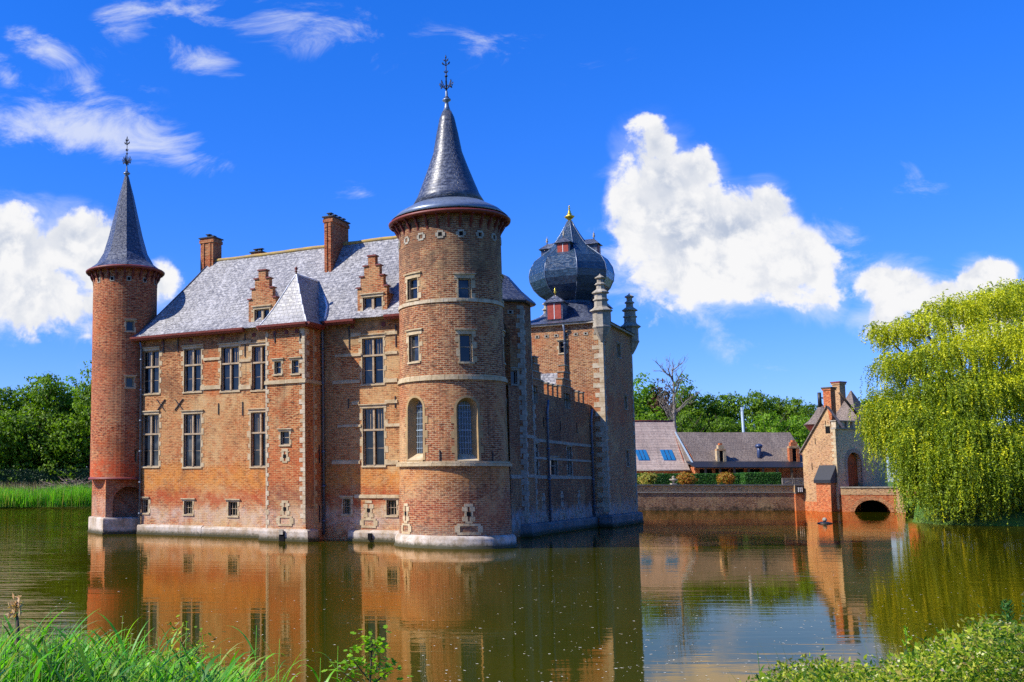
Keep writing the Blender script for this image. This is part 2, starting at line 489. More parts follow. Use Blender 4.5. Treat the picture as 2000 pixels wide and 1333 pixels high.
M['straw'] = leafmat('dry_reed', [(.22, .15, .07), (.34, .25, .13), (.42, .34, .2), (.2, .2, .06)], .2)
M['twig'] = leafmat('dry_twig', [(.16, .11, .08), (.24, .17, .13), (.30, .23, .18)], .0)
M['bark'] = stone('bark', (.10, .075, .05), (.06, .045, .03), 3, .5)
M['barkgrey'] = stone('bark_dead', (.24, .21, .18), (.15, .125, .10), 3, .3)
M['plume'] = leafmat('dry_plume', [(.42, .22, .09), (.55, .33, .16), (.62, .42, .24)], .3)
M['petal'] = leafmat('floating_seed', [(.55, .5, .35), (.7, .66, .5), (.8, .76, .62)], .1)


def groundmat():
    t = NT('grass_ground'); pos = t.n('TexCoord').outputs['Object']
    n = t.noise(pos, .3, 7, .7); n2 = t.noise(pos, 4, 5, .7)
    col = t.mix(t.ramp(n, .35, .65), (.05, .12, .015), (.09, .15, .03))
    col = t.mix(t.ramp(n2, .5, .75, 0, .6), col, (.06, .05, .025))
    return t.principled(col, .95, .1, n2, .6, .05)


M['ground'] = groundmat()
M['gravel'] = stone('yard_gravel', (.40, .34, .26), (.32, .27, .2), 2, .3)
SKYTINT = (.40, .90, 1.66)
CLOUDW = 6.2
EXPO = .6
# ================================================================== CASTLE
castle = thing('castle', 'moated red brick castle with slate roofs, conical corner towers and an onion dome', 'castle', O, TH)
S = {'quoins': 0}


def window(W, u0, u1, v0, v1, kind='cross', jl=True, jr=True, lint=.24, label=None, smat='stone', fmat='wood', over=.16, parent=None, pfx='window'):
    """stone surround (part) > frame, pane"""
    parent = parent or castle
    a = MB(); w, h = u1 - u0, v1 - v0
    if lint: a.wbox(W, u0 - over, u1 + over, v1, v1 + lint * .7, -.03, .1); a.wbox(W, u0 - over - .05, u1 + over + .05, v1 + lint * .7, v1 + lint * .7 + .06, -.10, .05)
    a.wbox(W, u0 - .1, u1 + .1, v0 - .09, v0, -.06, .22)
    k = 0; v = v0
    while jl or jr:
        if v >= v1 - .05: break
        hh = min(rnd.uniform(.24, .40), v1 - v)
        if h < .9: hh = min(.28, v1 - v)
        for side in (0, 1):
            if not (jl, jr)[side]: continue
            ww = (.2 if (k + side) % 2 else .07) * rnd.uniform(.7, 1.25) * (1 if h > 1 else .7)
            if side == 0: a.wbox(W, u0 - ww, u0, v, v + hh - .01, -.018, .1)
            else: a.wbox(W, u1, u1 + ww, v, v + hh - .01, -.018, .1)
        v += hh; k += 1
    root = a.build(pfx, M[smat], parent, label)
    f = MB(); b = .05
    f.wbox(W, u0, u0 + b, v0, v1, .10, .24); f.wbox(W, u1 - b, u1, v0, v1, .10, .24)
    f.wbox(W, u0 + b, u1 - b, v1 - b, v1, .10, .24); f.wbox(W, u0 + b, u1 - b, v0, v0 + b, .10, .24)
    um = (u0 + u1) / 2
    if kind == 'cross':
        vt = v0 + .62 * h
        f.wbox(W, u0 - .03, u1 + .03, vt - .05, vt + .05, .02, .24)
        f.wbox(W, um - .05, um + .05, v0 + b, vt - .05, .06, .24); f.wbox(W, um - .05, um + .05, vt + .05, v1 - b, .06, .24)
        for q in (-1, 1):
            c = um + q * (w / 4 + .01)
            for j in (-1, 1): f.wbox(W, c + j * w * .065 - .012, c + j * w * .065 + .012, vt + .05, v1 - b, .19, .21)
            f.wbox(W, c - w * .17, c + w * .17, v0 + .3 * h, v0 + .3 * h + .025, .18, .21)
    elif kind == 'double':
        f.wbox(W, um - .07, um + .07, v0 + b, v1 - b, .06, .24)
        for q in (-1, 1): f.wbox(W, um + q * w / 4 - w * .18, um + q * w / 4 + w * .18, v0 + .5 * h, v0 + .5 * h + .03, .18, .21)
    elif kind == 'bars':
        for j in (1, 2): f.wbox(W, u0 + w * j / 3 - .012, u0 + w * j / 3 + .012, v0 + b, v1 - b, .14, .16)
        f.wbox(W, u0 + b, u1 - b, v0 + h * .5 - .015, v0 + h * .5 + .015, .13, .17)
    elif kind == 'single':
        f.wbox(W, u0 + b, u1 - b, v0 + h * .55 - .02, v0 + h * .55 + .02, .16, .22)
    f.build('frame', M[fmat], root)
    p = MB(); d = .20
    p.face([W.map(u0 + .03, v0 + .03, d), W.map(u1 - .03, v0 + .03, d), W.map(u1 - .03, v1 - .03, d), W.map(u0 + .03, v1 - .03, d)])
    p.build('pane', M['glass'], root)
    return root


def quoin(W, ue, v0, v1, sgn, wl=.52, ws=.26, h=.3, mat='quoin', chance=1.):
    a = MB(); v = v0; k = 0
    while v < v1 - .08:
        hh = min(h * rnd.uniform(.85, 1.2), v1 - v); ww = (wl if k % 2 else ws) * rnd.uniform(.85, 1.12)
        if rnd.random() < chance:
            a.wbox(W, min(ue, ue + sgn * ww), max(ue, ue + sgn * ww), v + .008, v + hh - .008, -.02, .05)
        v += hh; k += 1
    return a.build('quoin_strip', M[mat], castle)


def band(W, u0, u1, v, h=.16, pr=.09, mat='stone', name='string_course'):
    a = MB(); n = max(1, int((u1 - u0) / 1.1))
    for k in range(n):
        p, q = u0 + (u1 - u0) * k / n, u0 + (u1 - u0) * (k + 1) / n - .012
        j = rnd.uniform(-.008, .008)
        a.wbox(W, p, q, v - h / 2 + j, v + h / 2 + j, -pr, .08)
        a.wbox(W, p, q, v + h / 2 + j, v + h / 2 + .05 + j, -pr * .55, .05)
    return a.build(name, M[mat], castle)


def gun_loop(W, u, v0, v1, wide=True, ow=.58, oh=.27, gap=.16, mat='stone'):
    """vertical slit in a stone surround, with a mouth below it"""
    a = MB(); s = .055
    for q in (-1, 1):
        v = v0; k = 0
        while v < v1 - .05:
            hh = min(.24, v1 - v); ww = .30 if k % 2 == 0 else .2
            a.wbox(W, min(u + q * s, u + q * ww), max(u + q * s, u + q * ww), v, v + hh - .01, -.03, .12)
            v += hh; k += 1
    a.wbox(W, u - .2, u + .2, v1, v1 + .14, -.03, .12); a.wbox(W, u - .16, u + .16, v0 - .1, v0, -.03, .12)
    a.wbox(W, u - s, u + s, v0, v1, .10, .12, 1)
    mid = (v0 + v1) / 2
    a.wbox(W, u - .1, u + .1, mid - .1, mid + .1, -.033, .11, 1)
    if wide:
        t = v0 - gap; b = t - oh; w = ow / 2
        a.wbox(W, u - w - .14, u + w + .14, t, t + .1, -.04, .12); a.wbox(W, u - w - .14, u + w + .14, b - .12, b, -.04, .12)
        a.wbox(W, u - w - .24, u - w, b, t, -.04, .12); a.wbox(W, u + w, u + w + .24, b, t, -.04, .12)
        a.wbox(W, u - w, u + w, b, t, .10, .12, 1)
        a.wbox(W, u - w, u + w, b + .02, b + .10, .03, .1, 2)
    return a.build('gun_loop', [M[mat], M['dark'], M['dormer']], castle)


def anchor(W, u, v0, v1, diag=False):
    a = MB()
    if not diag: a.wbox(W, u - .022, u + .022, v0, v1, -.05, .02)
    else:
        h = (v1 - v0) / 2; c = (v0 + v1) / 2
        for q in (-1, 1):
            pts = []
            for d in (-.06, .0):
                for uu, vv in ((-.30 * q - .03, -h), (-.30 * q + .03, -h), (.30 * q + .03, h), (.30 * q - .03, h)):
                    pts.append(W.map(u + uu, c + vv, d - (.01 if q > 0 else 0)))
            a.hexa(pts)
    return a.build('wall_anchor', M['iron'], castle)


def pipe(pts, r=.06):
    a = MB(); a.tube(pts, r, 8)
    z0, z1 = min(p[2] for p in pts), max(p[2] for p in pts)
    x, y = pts[-1][0], pts[-1][1]
    z = z0 + .7
    while z < z1 - .6:
        a.tube([(x, y, z), (x, y, z + .1)], r * 1.45, 8); z += 1.9
    return a.build('drainpipe', M['pipe'], castle)


# ---------------------------------------------------------------- main wing
ZE = 12.15
WF = Plane((0, 0), (1, 0)); XL = -21.0
fw = []
for (l, r, t, b) in [(278.6, 310.7, 685.7, 769.2), (359.5, 392.6, 681.6, 765.4), (432, 466.7, 677.8, 763.8), (491.9, 527, 675.3, 762.2), (707.6, 748.4, 660.4, 750.4),
                     (277.6, 310, 810, 911.6), (358.6, 392, 808.6, 912.6), (490, 526, 805.4, 911.6), (708.8, 750.3, 797.2, 910)]:
    fw.append((uvbox(WF, l, r, t, b), 'cross'))
for (l, r, t, b) in [(277.6, 290, 975.6, 1002.3), (359.5, 376, 978.7, 1004.9), (446, 463.5, 980, 1008), (670.4, 684.8, 974.3, 1004.8), (755, 774.3, 976.7, 1007)]:
    fw.append((uvbox(WF, l, r, t, b), 'bars'))
mb = MB()
panel(mb, WF, XL, 0, -1, ZE, [q for q, k in fw], .3, 0, 1, 2)
mb.face([(XL, 8, -1), (XL, 0, -1), (XL, 0, ZE), (XL, 8, ZE)])
mb.face([(0, 8, -1), (XL, 8, -1), (XL, 8, ZE), (0, 8, ZE)])
mb.face([(-.3, 0, ZE), (-.3, 8, ZE), (-.3, 4, 17.3)])
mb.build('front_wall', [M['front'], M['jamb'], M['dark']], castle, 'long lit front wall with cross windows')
for i, (q, k) in enumerate(fw):
    window(WF, *q, k, jl=i not in (0, 5, 9), smat='stone', lint=.24 if k == 'cross' else .14, over=.16 if i not in (0, 5, 9) else .02)
# string courses (broken by the windows), pale bands
zl = [uvbox(WF, 392, 432, 700, 710), ]
for (px0, px1, py, h) in [(398, 431, 703.5, .12), (467, 491, 706, .12), (392, 432, 759, .2), (467, 491, 758, .22), (467, 491, 671, .16), (686, 706, 656, .16), (752, 777, 652, .16),
                          (655, 706, 697, .12), (752, 777, 691, .12), (650, 704, 749, .14), (752, 777, 745, .16), (688, 702, 789, .14), (752, 777, 786, .14),
                          (660, 706, 834, .1), (753, 783, 832, .12), (649, 704, 904.5, .16), (753, 779, 905, .18), (693, 780, 970.5, .14)]:
    u0, v = WF.hit(px0, py); u1, _ = WF.hit(px1, py)
    band(WF, u0, u1, v, h, .07)
gl = WF.hit(720, 983); gb = WF.hit(720, 1011)
gun_loop(WF, gl[0], gb[1], gl[1])
for (px, a, b) in [(320, 661, 689), (348, 660, 688), (478.6, 652, 697), (682, 638, 683), (773, 633, 678), (427, 788, 810), (474, 785, 812), (681, 779, 798), (772, 774, 797)]:
    anchor(WF, WF.hit(px, a)[0], WF.hit(px, b)[1], WF.hit(px, a)[1])
for (px, a, b) in [(315, 781, 803), (350, 780, 801)]:
    anchor(WF, WF.hit(px, a)[0], WF.hit(px, b)[1], WF.hit(px, a)[1], True)
# putlog vents under the eaves
for x in [-19.3, -17.2, -14.9, -12.7, -6.3, -4.4]:
    a = MB(); a.wbox(WF, x - .11, x + .11, 11.62, 11.84, -.03, .05, 0); a.build('eaves_block', M['corbel'], castle)
a = MB()
a.box(XL - .1, -.2, -.10, .05, ZE - .16, ZE, 0)
a.build('eaves_cornice', M['ochre'], castle)


def plinth(name, pts, zt, out=.28, slope=.16, z0=-1., mat='plinth', label=None):
    """battered footing along a polyline of wall points (outside on the right when walking)"""
    a = MB(); P = [Vector(p) for p in pts]
    nrm = []
    for i in range(len(P)):
        ns = []
        if i > 0: t = (P[i] - P[i - 1]).normalized(); ns.append(Vector((t.y, -t.x)))
        if i < len(P) - 1: t = (P[i + 1] - P[i]).normalized(); ns.append(Vector((t.y, -t.x)))
        m = sum(ns, Vector((0, 0))) / len(ns); m = m / max(.3, m.length_squared) if len(ns) > 1 else m
        nrm.append(m)
    prof = [(out + .04, z0), (out + .04, .12), (out, .14), (out, zt - slope), (out * .8, zt - slope * .4), (-.02, zt)]
    for i in range(len(P) - 1):
        for k in range(len(prof) - 1):
            A = P[i] + nrm[i] * prof[k][0]; B = P[i + 1] + nrm[i + 1] * prof[k][0]
            C = P[i + 1] + nrm[i + 1] * prof[k + 1][0]; D = P[i] + nrm[i] * prof[k + 1][0]
            a.face([(A.x, A.y, prof[k][1]), (B.x, B.y, prof[k][1]), (C.x, C.y, prof[k + 1][1]), (D.x, D.y, prof[k + 1][1])], 0)
    for i in (0, -1):
        ring = [(P[i] + nrm[i] * q[0]) for q in prof]
        f = [(r.x, r.y, q[1]) for r, q in zip(ring, prof)]
        f.append((P[i].x - nrm[i].x * .05, P[i].y - nrm[i].y * .05, z0))
        a.face(f if i == 0 else f[::-1])
    return a.build(name, M[mat], castle, label)


plinth('plinth', [(XL + .05, 0), (-16.2, 0)], .62)
plinth('plinth', [(-16.17, 0), (-10.5, 0)], .58)
plinth('plinth', [(-6.55, 0), (-2.4, 0)], .62)

# roof
prof = [(-.48, -.36, 12.10), (-.1, -.12, 12.42), (.4, .2, 12.98), (1.1, .72, 13.86), (2.2, 1.45, 15.2), (3.1, 2.02, 16.32), (4.0, 2.6, 17.45)]
mb = MB(); xr = -.3
for k in range(len(prof) - 1):
    (y0, x0, z0), (y1, x1, z1) = prof[k], prof[k + 1]
    x0 += XL; x1 += XL
    n = 14
    def P(x, y, z, i):                              # slightly uneven old roof plane
        if k in (0,) and False: return (x, y, z)
        return (x, y - .035 * mnoise.noise((x * .5, z * .9, 3)), z + .05 * mnoise.noise((x * .35, z * .6, 7)))
    for i in range(n):
        a0, a1 = x0 + (xr - x0) * i / n, x0 + (xr - x0) * (i + 1) / n
        b0, b1 = x1 + (xr - x1) * i / n, x1 + (xr - x1) * (i + 1) / n
        pts = [P(a0, y0, z0, 0), P(a1, y0, z0, 0), P(b1, y1, z1, 1), P(b0, y1, z1, 1)]
        L0, L1 = k * .9, k * .9
        mb.face(pts, 0, None, False)
    mb.face([(x0, 8 - y0, z0), (x0, y0, z0), (x1, y1, z1), (x1, 8 - y1, z1)])
    mb.face([(xr, 8 - y0, z0), (x0, 8 - y0, z0), (x1, 8 - y1, z1), (xr, 8 - y1, z1)])
mb.face([(XL - .36, 8.48, 12.1), (xr, 8.48, 12.1), (xr, -.48, 12.1), (XL - .36, -.48, 12.1)])
roof = mb.build('roof', M['slate'], castle)
a = MB()
a.tube([(XL + 2.6 + k * (xr - XL - 2.6) / 24, 4, 17.44 + rnd.uniform(-.015, .02)) for k in range(25)], .125, 8)
a.build('ridge_tile', M['ridge'], roof)
a = MB()
a.tube([(XL + g, y, z + .02) for y, g, z in prof], .05, 6)
a.build('hip_flashing', M['slatedk'], roof)


def gutter(pts, r=.11, name='gutter'):
    a = MB()
    P = [Vector(p) for p in pts]
    for i in range(len(P) - 1):
        t = (P[i + 1] - P[i]); t.z = 0; t.normalize(); n = Vector((t.y, -t.x, 0))
        p, q = P[i], P[i + 1]
        up = Vector((0, 0, 1))
        for (o0, z0, o1, z1) in ((-.02, -.22, .16, .04), ):
            prof_ = [(-.16, -.22), (.04, -.22), (.09, -.12), (.15, -.10), (.17, .02), (-.16, .04)]
            A = [p + n * o + up * z for o, z in prof_]; B = [q + n * o + up * z for o, z in prof_]
            for k in range(len(prof_)):
                j = (k + 1) % len(prof_)
                a.face([A[k], A[j], B[j], B[k]][::-1])
            a.face(A); a.face(B[::-1])
    return a.build(name, M['gutter'], castle)


xd1a, xd1b = fx(485.6, 600, 0), fx(537, 600, 0)
xd2a, xd2b = fx(700, 570, 0), fx(756, 570, 0)
BYF = -2.0
BX0, BX1 = fx(519, 850, BYF), fx(596, 850, BYF)
print('bay', BX0, BX1)
gutter([(XL - .4, -.5, 12.12), (xd1a - .05, -.5, 12.12)])
gutter([(xd2b + .05, -.5, 12.12), (-1.5, -.5, 12.12)])
gutter([(BX1 + .38, -.5, 12.06), (xd2a - .05, -.5, 12.06)])


def stepgable(W, uc, base_w, v_base, steps, th=.34, mat='dormer'):
    """steps: list of (half width, top v); boxes stacked, each with a stone cap"""
    a = MB(); v = v_base
    for i, (hw, vt) in enumerate(steps):
        a.wbox(W, uc - hw, uc + hw, v, vt, -.01, th, 0)
        a.wbox(W, uc - hw - .07, uc + hw + .07, vt, vt + .08, -.07, th + .06, 1)
        v = vt + .08
    return a


def dormer(px0, px1, steps_px, win, zc):
    W = WF
    u0, u1 = W.hit(px0, zc)[0], W.hit(px1, zc)[0]
    uc = (u0 + u1) / 2
    q = uvbox(W, *win)
    vb = 11.9
    st = []
    for (a, b, y) in steps_px:
        ua, ub = W.hit(a, y)[0], W.hit(b, y)[0]
        st.append(((ub - ua) / 2, W.hit((a + b) / 2, y)[1]))
    m = MB()
    hw, vt = st[0]
    panel(m, W, uc - hw, uc + hw, ZE + .002, vt, [q], .3, 0, 1, 3)
    for s_ in (-1, 1):
        m.box(min(uc + s_ * hw, uc + s_ * (hw - .3)), max(uc + s_ * hw, uc + s_ * (hw - .3)), .005, 1.6, ZE, vt - .3, 0)
    m.box(uc - hw, uc + hw, .005, .32, q[3] + .02, vt, 0)
    m.wbox(W, uc - hw - .07, uc - st[1][0], vt, vt + .08, -.07, .4, 1); m.wbox(W, uc + st[1][0], uc + hw + .07, vt, vt + .08, -.07, .4, 1)
    v = vt
    for (hw2, vt2), nxt in zip(st[1:], st[2:] + [None]):
        m.wbox(W, uc - hw2, uc + hw2, v, vt2, -.005, .34, 0)
        if nxt:
            m.wbox(W, uc - hw2 - .07, uc - nxt[0], vt2, vt2 + .07, -.07, .40, 1); m.wbox(W, uc + nxt[0], uc + hw2 + .07, vt2, vt2 + .07, -.07, .40, 1)
        else: m.wbox(W, uc - hw2 - .05, uc + hw2 + .05, vt2, vt2 + .08, -.06, .40, 1)
        v = vt2
    d = m.build('dormer', [M['dormer'], M['gutter'], M['slate'], M['dark']], castle)
    # saddle roof running back into the slope
    r = MB(); zr = vt + .75; ze = vt - .25; h2 = hw - .12
    yb = 4.2
    for s_ in (-1, 1):
        A = [(uc, .36, zr), (uc, yb, zr), (uc + s_ * (h2 + .2), yb, ze - .1), (uc + s_ * (h2 + .2), .36, ze - .1)]
        r.face(A if s_ < 0 else A[::-1])
    r.face([(uc - h2 - .2, .38, ze - .1), (uc + h2 + .2, .38, ze - .1), (uc, .38, zr)])
    r.build('dormer_roof', M['slate'], d)
    window(W, *q, 'double', lint=.22, over=.1)
    return d


dormer(485.6, 538.5, [(485.6, 538.5, 584), (491.6, 532.5, 564), (498.5, 526.5, 545), (505.6, 519.5, 529)], (497, 526, 604, 640), 590)
dormer(698, 755.6, [(698, 755.6, 562), (705, 749.6, 540), (711, 741, 520), (719.6, 733.5, 501)], (709, 746, 580, 622), 570)

# chimneys
def chimney(x0, x1, y0, y1, zb, zt, flues=3, cap='iron'):
    a = MB()
    a.box(x0, x1, y0, y1, zb, zt - .35)
    a.box(x0 - .06, x1 + .06, y0 - .06, y1 + .06, zt - .35, zt - .15)
    a.box(x0 - .02, x1 + .02, y0 - .02, y1 + .02, zt - .15, zt - .05)
    nx = max(2, round((x1 - x0) / .45))
    for i in range(nx):
        xx = x0 + (x1 - x0) * (i + .5) / nx
        a.box(xx - .07, xx + .07, y0 - .05, y0, zb, zt - .4)
    c = a.build('chimney', M['chim'], castle)
    b = MB(); b.box(x0 - .1, x1 + .1, y0 - .1, y1 + .1, zt - .05, zt + .02)
    long_y = (y1 - y0) > (x1 - x0)
    for i in range(flues):
        f = (i + .5) / flues
        xx = (x0 + x1) / 2 if long_y else x0 + (x1 - x0) * f
        yy = y0 + (y1 - y0) * f if long_y else (y0 + y1) / 2
        b.tube([(xx, yy, zt), (xx, yy, zt + .2)], [.13, .11], 8)
        b.box(xx - .16, xx + .16, yy - .16, yy + .16, zt + .2, zt + .25)
    b.build('chimney_cap', M['iron'], c)
    return c


y1c = 3.7
chimney(fx(391.5, 500, y1c), fx(416, 500, y1c), y1c, y1c + 1.0, 15.8, fz(400, 465, y1c), 2)
y2c = 2.5
chimney(fx(633.5, 500, y2c), fx(649, 500, y2c), y2c, y2c + 2.15, 14.8, fz(641, 423, y2c), 4)
chimney(fx(491, 495, 5.6), fx(509, 495, 5.6), 5.6, 6.3, 15.5, fz(500, 492, 5.6), 2)

# ---------------------------------------------------------------- projecting bay
WB = Plane((0, BYF), (1, 0)); BZ = fz(560, 632, BYF) - .05
bw_ = [uvbox(WB, 536, 549, 706, 731), uvbox(WB, 570, 583.5, 703.5, 730), uvbox(WB, 548, 565, 843, 869)]
WBR = Plane((BX1, BYF), (0, 1))
mb = MB()
panel(mb, WB, BX0, BX1, -1, BZ, bw_, .3, 0, 1, 2)
panel(mb, WBR, 0, -BYF, -1, BZ, [], .2)
mb.face([(BX0, 0, -1), (BX0, BYF, -1), (BX0, BYF, BZ), (BX0, 0, BZ)])
bay = mb.build('bay', [M['bay'], M['jamb'], M['dark']], castle, 'projecting brick bay with a hipped slate roof')
for q in bw_: window(WB, *q, 'single', lint=.16, over=.14)
quoin(WB, BX1, 1.0, BZ - .3, -1, .34, .16, .26)
quoin(WB, BX0, .6, BZ - .3, 1, .20, .10, .26)
quoin(WBR, .0, 8.6, BZ - .3, 1, .45, .2, .28)
quoin(WBR, .95, .7, BZ - .2, 1, .36, .12, .3, 'stone')
vb = WB.hit(556, 747)[1]
band(WB, BX0 - .05, BX1 + .08, vb, .16, .09); band(WBR, -.05, 2.05, vb, .16, .09)
u, v = WB.hit(556.4, 882); gun_loop(WB, u, WB.hit(556.4, 901)[1], v, False)
u, v = WB.hit(556.6, 983); gun_loop(WB, u, WB.hit(556.4, 1006)[1], v, True, .62, .32)
for px, a_, b_ in [(537, 650, 670), (586, 646, 667)]: anchor(WB, WB.hit(px, a_)[0], WB.hit(px, b_)[1], WB.hit(px, a_)[1])
for uu, va, vb2 in [(1.55, 4.2, 5.2), (1.55, 1.0, 1.9)]: anchor(WBR, uu, va, vb2)
plinth('plinth', [(BX0 + .02, -.2), (BX0 + .02, BYF), (BX1 - .0, BYF), (BX1, BYF + 1.0)], .66, .27)
a = MB(); ux = WB.hit(556, 1040)[0]
a.box(ux - .16, ux + .16, BYF - .36, BYF - .24, -.3, .5, 1); a.box(ux - .12, ux + .12, BYF - .42, BYF - .3, .36, .62, 0)
a.build('drain_spout', [M['weather'], M['dark']], castle)
a = MB(); ux2 = WF.hit(728, 1050)[0]
a.box(ux2 - .1, ux2 + .1, -.42, -.27, .1, .45, 0); a.build('drain_spout', [M['dark']], castle)
# bay roof
xc = (BX0 + BX1) / 2; ya = -.7; za = fz(594, 534, ya); ov = .28; ze = BZ - .02
mb = MB()
fl, fr = (BX0 - ov, BYF - ov, ze), (BX1 + ov, BYF - ov, ze)
bl, br = (BX0 - ov, .6, ze), (BX1 + ov, .6, ze)
ap, rb = (xc, ya, za), (xc, 2.6, za)
def bell(p, q, t, s):                               # point on the bell-cast slope
    return tuple(p[i] + (q[i] - p[i]) * t - (s if i == 2 else 0) for i in range(3))
N = 5
for k in range(N):
    t0, t1 = k / N, (k + 1) / N
    s0, s1 = .28 * math.sin(PI * t0) * (1 - t0), .28 * math.sin(PI * t1) * (1 - t1)
    mb.face([bell(fl, ap, t0, s0), bell(fr, ap, t0, s0), bell(fr, ap, t1, s1), bell(fl, ap, t1, s1)])
    mb.face([bell(fr, ap, t0, s0), bell(br, rb, t0, s0), bell(br, rb, t1, s1), bell(fr, ap, t1, s1)])
    mb.face([bell(bl, rb, t0, s0), bell(fl, ap, t0, s0), bell(fl, ap, t1, s1), bell(bl, rb, t1, s1)])
mb.face([fl, bl, br, fr])
broof = mb.build('bay_roof', M['slate'], castle)
a = MB()
for k in range(N):
    t0, t1 = k / N, (k + 1) / N
    s0, s1 = .28 * math.sin(PI * t0) * (1 - t0), .28 * math.sin(PI * t1) * (1 - t1)
    for C, Dd in ((fr, ap), (fl, ap)): a.tube([bell(C, Dd, t0, s0 - .01), bell(C, Dd, t1, s1 - .01)], .035, 6)
a.tube([ap, rb], .06, 6)
# valley flashing against the main roof
vz = fz(644, 623, .1)
a.tube([(BX1 + .36, -.3, 12.22), (BX1 + .1, .45, 13.08), (xc + .25, 1.9, za - .25)], .07, 6)
a.build('lead_flashing', M['white'], broof)
a = MB(); a.lathe([(.05, 0), (.04, .12), (.10, .16), (.03, .2), (.10, .3), (.07, .38), (.015, .42), (.01, .5)], 10, (xc, ya, za))
a.build('roof_finial', M['corbel'], broof)
gutter([(BX0 - ov, BYF - ov - .02, ze), (BX1 + ov, BYF - ov - .02, ze)]); gutter([(BX1 + ov + .02, BYF - ov, ze), (BX1 + ov + .02, -.42, ze)])
gutter([(BX0 - ov - .02, -.42, ze), (BX0 - ov - .02, BYF - ov, ze)])
for x in (BX0 + .6, xc + .1, BX1 - .5):
    a = MB(); a.wbox(WB, x - .1, x + .1, BZ - .55, BZ - .33, -.04, .04); a.build('eaves_block', M['corbel'], castle)
pipe([(BX1 + .12, -.35, 11.9), (BX1 + .14, -.16, 11.6), (BX1 + .14, -.16, .3)], .075)
pipe([(XL + .12, -.3, 11.85), (XL + .12, -.12, 11.5), (XL + .12, -.12, .5)], .07)

# ---------------------------------------------------------------- round corner tower
RC = (-.12, -1.07)
ztip = fz(875, 438, RC[1])                          # cornice ring level
def rr(v): return 2.80 - .15 * min(1, max(0, v / 9.0)) - .05 * min(1, max(0, (v - 9) / 7))
WR = Cyl(RC, rr, 2.7)
ZT = ztip - .05
rw = []
for (l, r, t, b) in [(796, 815.5, 544, 585), (895, 920, 544, 584), (799, 818, 654, 707), (898, 922, 653, 707)]:
    rw.append(uvbox(WR, l, r, t, b))
rw.append((WR.r0 * R(99), WR.r0 * R(99) + .8, rw[0][2], rw[0][3])); rw.append((WR.r0 * R(99), WR.r0 * R(99) + .8, rw[2][2], rw[2][3]))
ra = [uvbox(WR, 797, 827.5, 777, 899), uvbox(WR, 892, 929, 777, 900)]
ra = [(q[0], q[0] + max(1.05, q[1] - q[0]), q[2], q[3]) for q in ra]
w_ = ra[1][1] - ra[1][0]; ra[0] = (ra[0][1] - w_ if False else ra[0][0], ra[0][0] + w_, ra[0][2], ra[0][3])
ra.append((WR.r0 * R(98), WR.r0 * R(98) + w_, ra[1][2], ra[1][3]))
mb = MB()
panel(mb, WR, -PI * WR.r0, PI * WR.r0, -1, ZT, [(*q, .3) for q in rw] + [(*q, .55) for q in ra], .3, 0, 1, 2, du=.34, dv=.8)
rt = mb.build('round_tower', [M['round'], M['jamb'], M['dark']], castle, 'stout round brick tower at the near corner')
for i, q in enumerate(rw):
    window(WR, *q, 'single', lint=.3, over=.2)
VB = [WR.hit(876, y)[1] for y in (583, 735, 905)]
for i, v in enumerate(VB):
    a = MB(); pr = (.05, .10, .16)[i]; h = (.17, .17, .14)[i]; n = 26
    for k in range(n):
        a.wbox(WR, WR.r0 * 2 * PI * k / n, WR.r0 * 2 * PI * (k + 1) / n - .015, v - h, v + rnd.uniform(-.006, .006), -pr, .1)
        if i: a.wbox(WR, WR.r0 * 2 * PI * k / n, WR.r0 * 2 * PI * (k + 1) / n - .015, v + .012, v + .09, -pr * .5, .1)
    a.build('string_course', M['stone' if i else 'quoin'], castle)


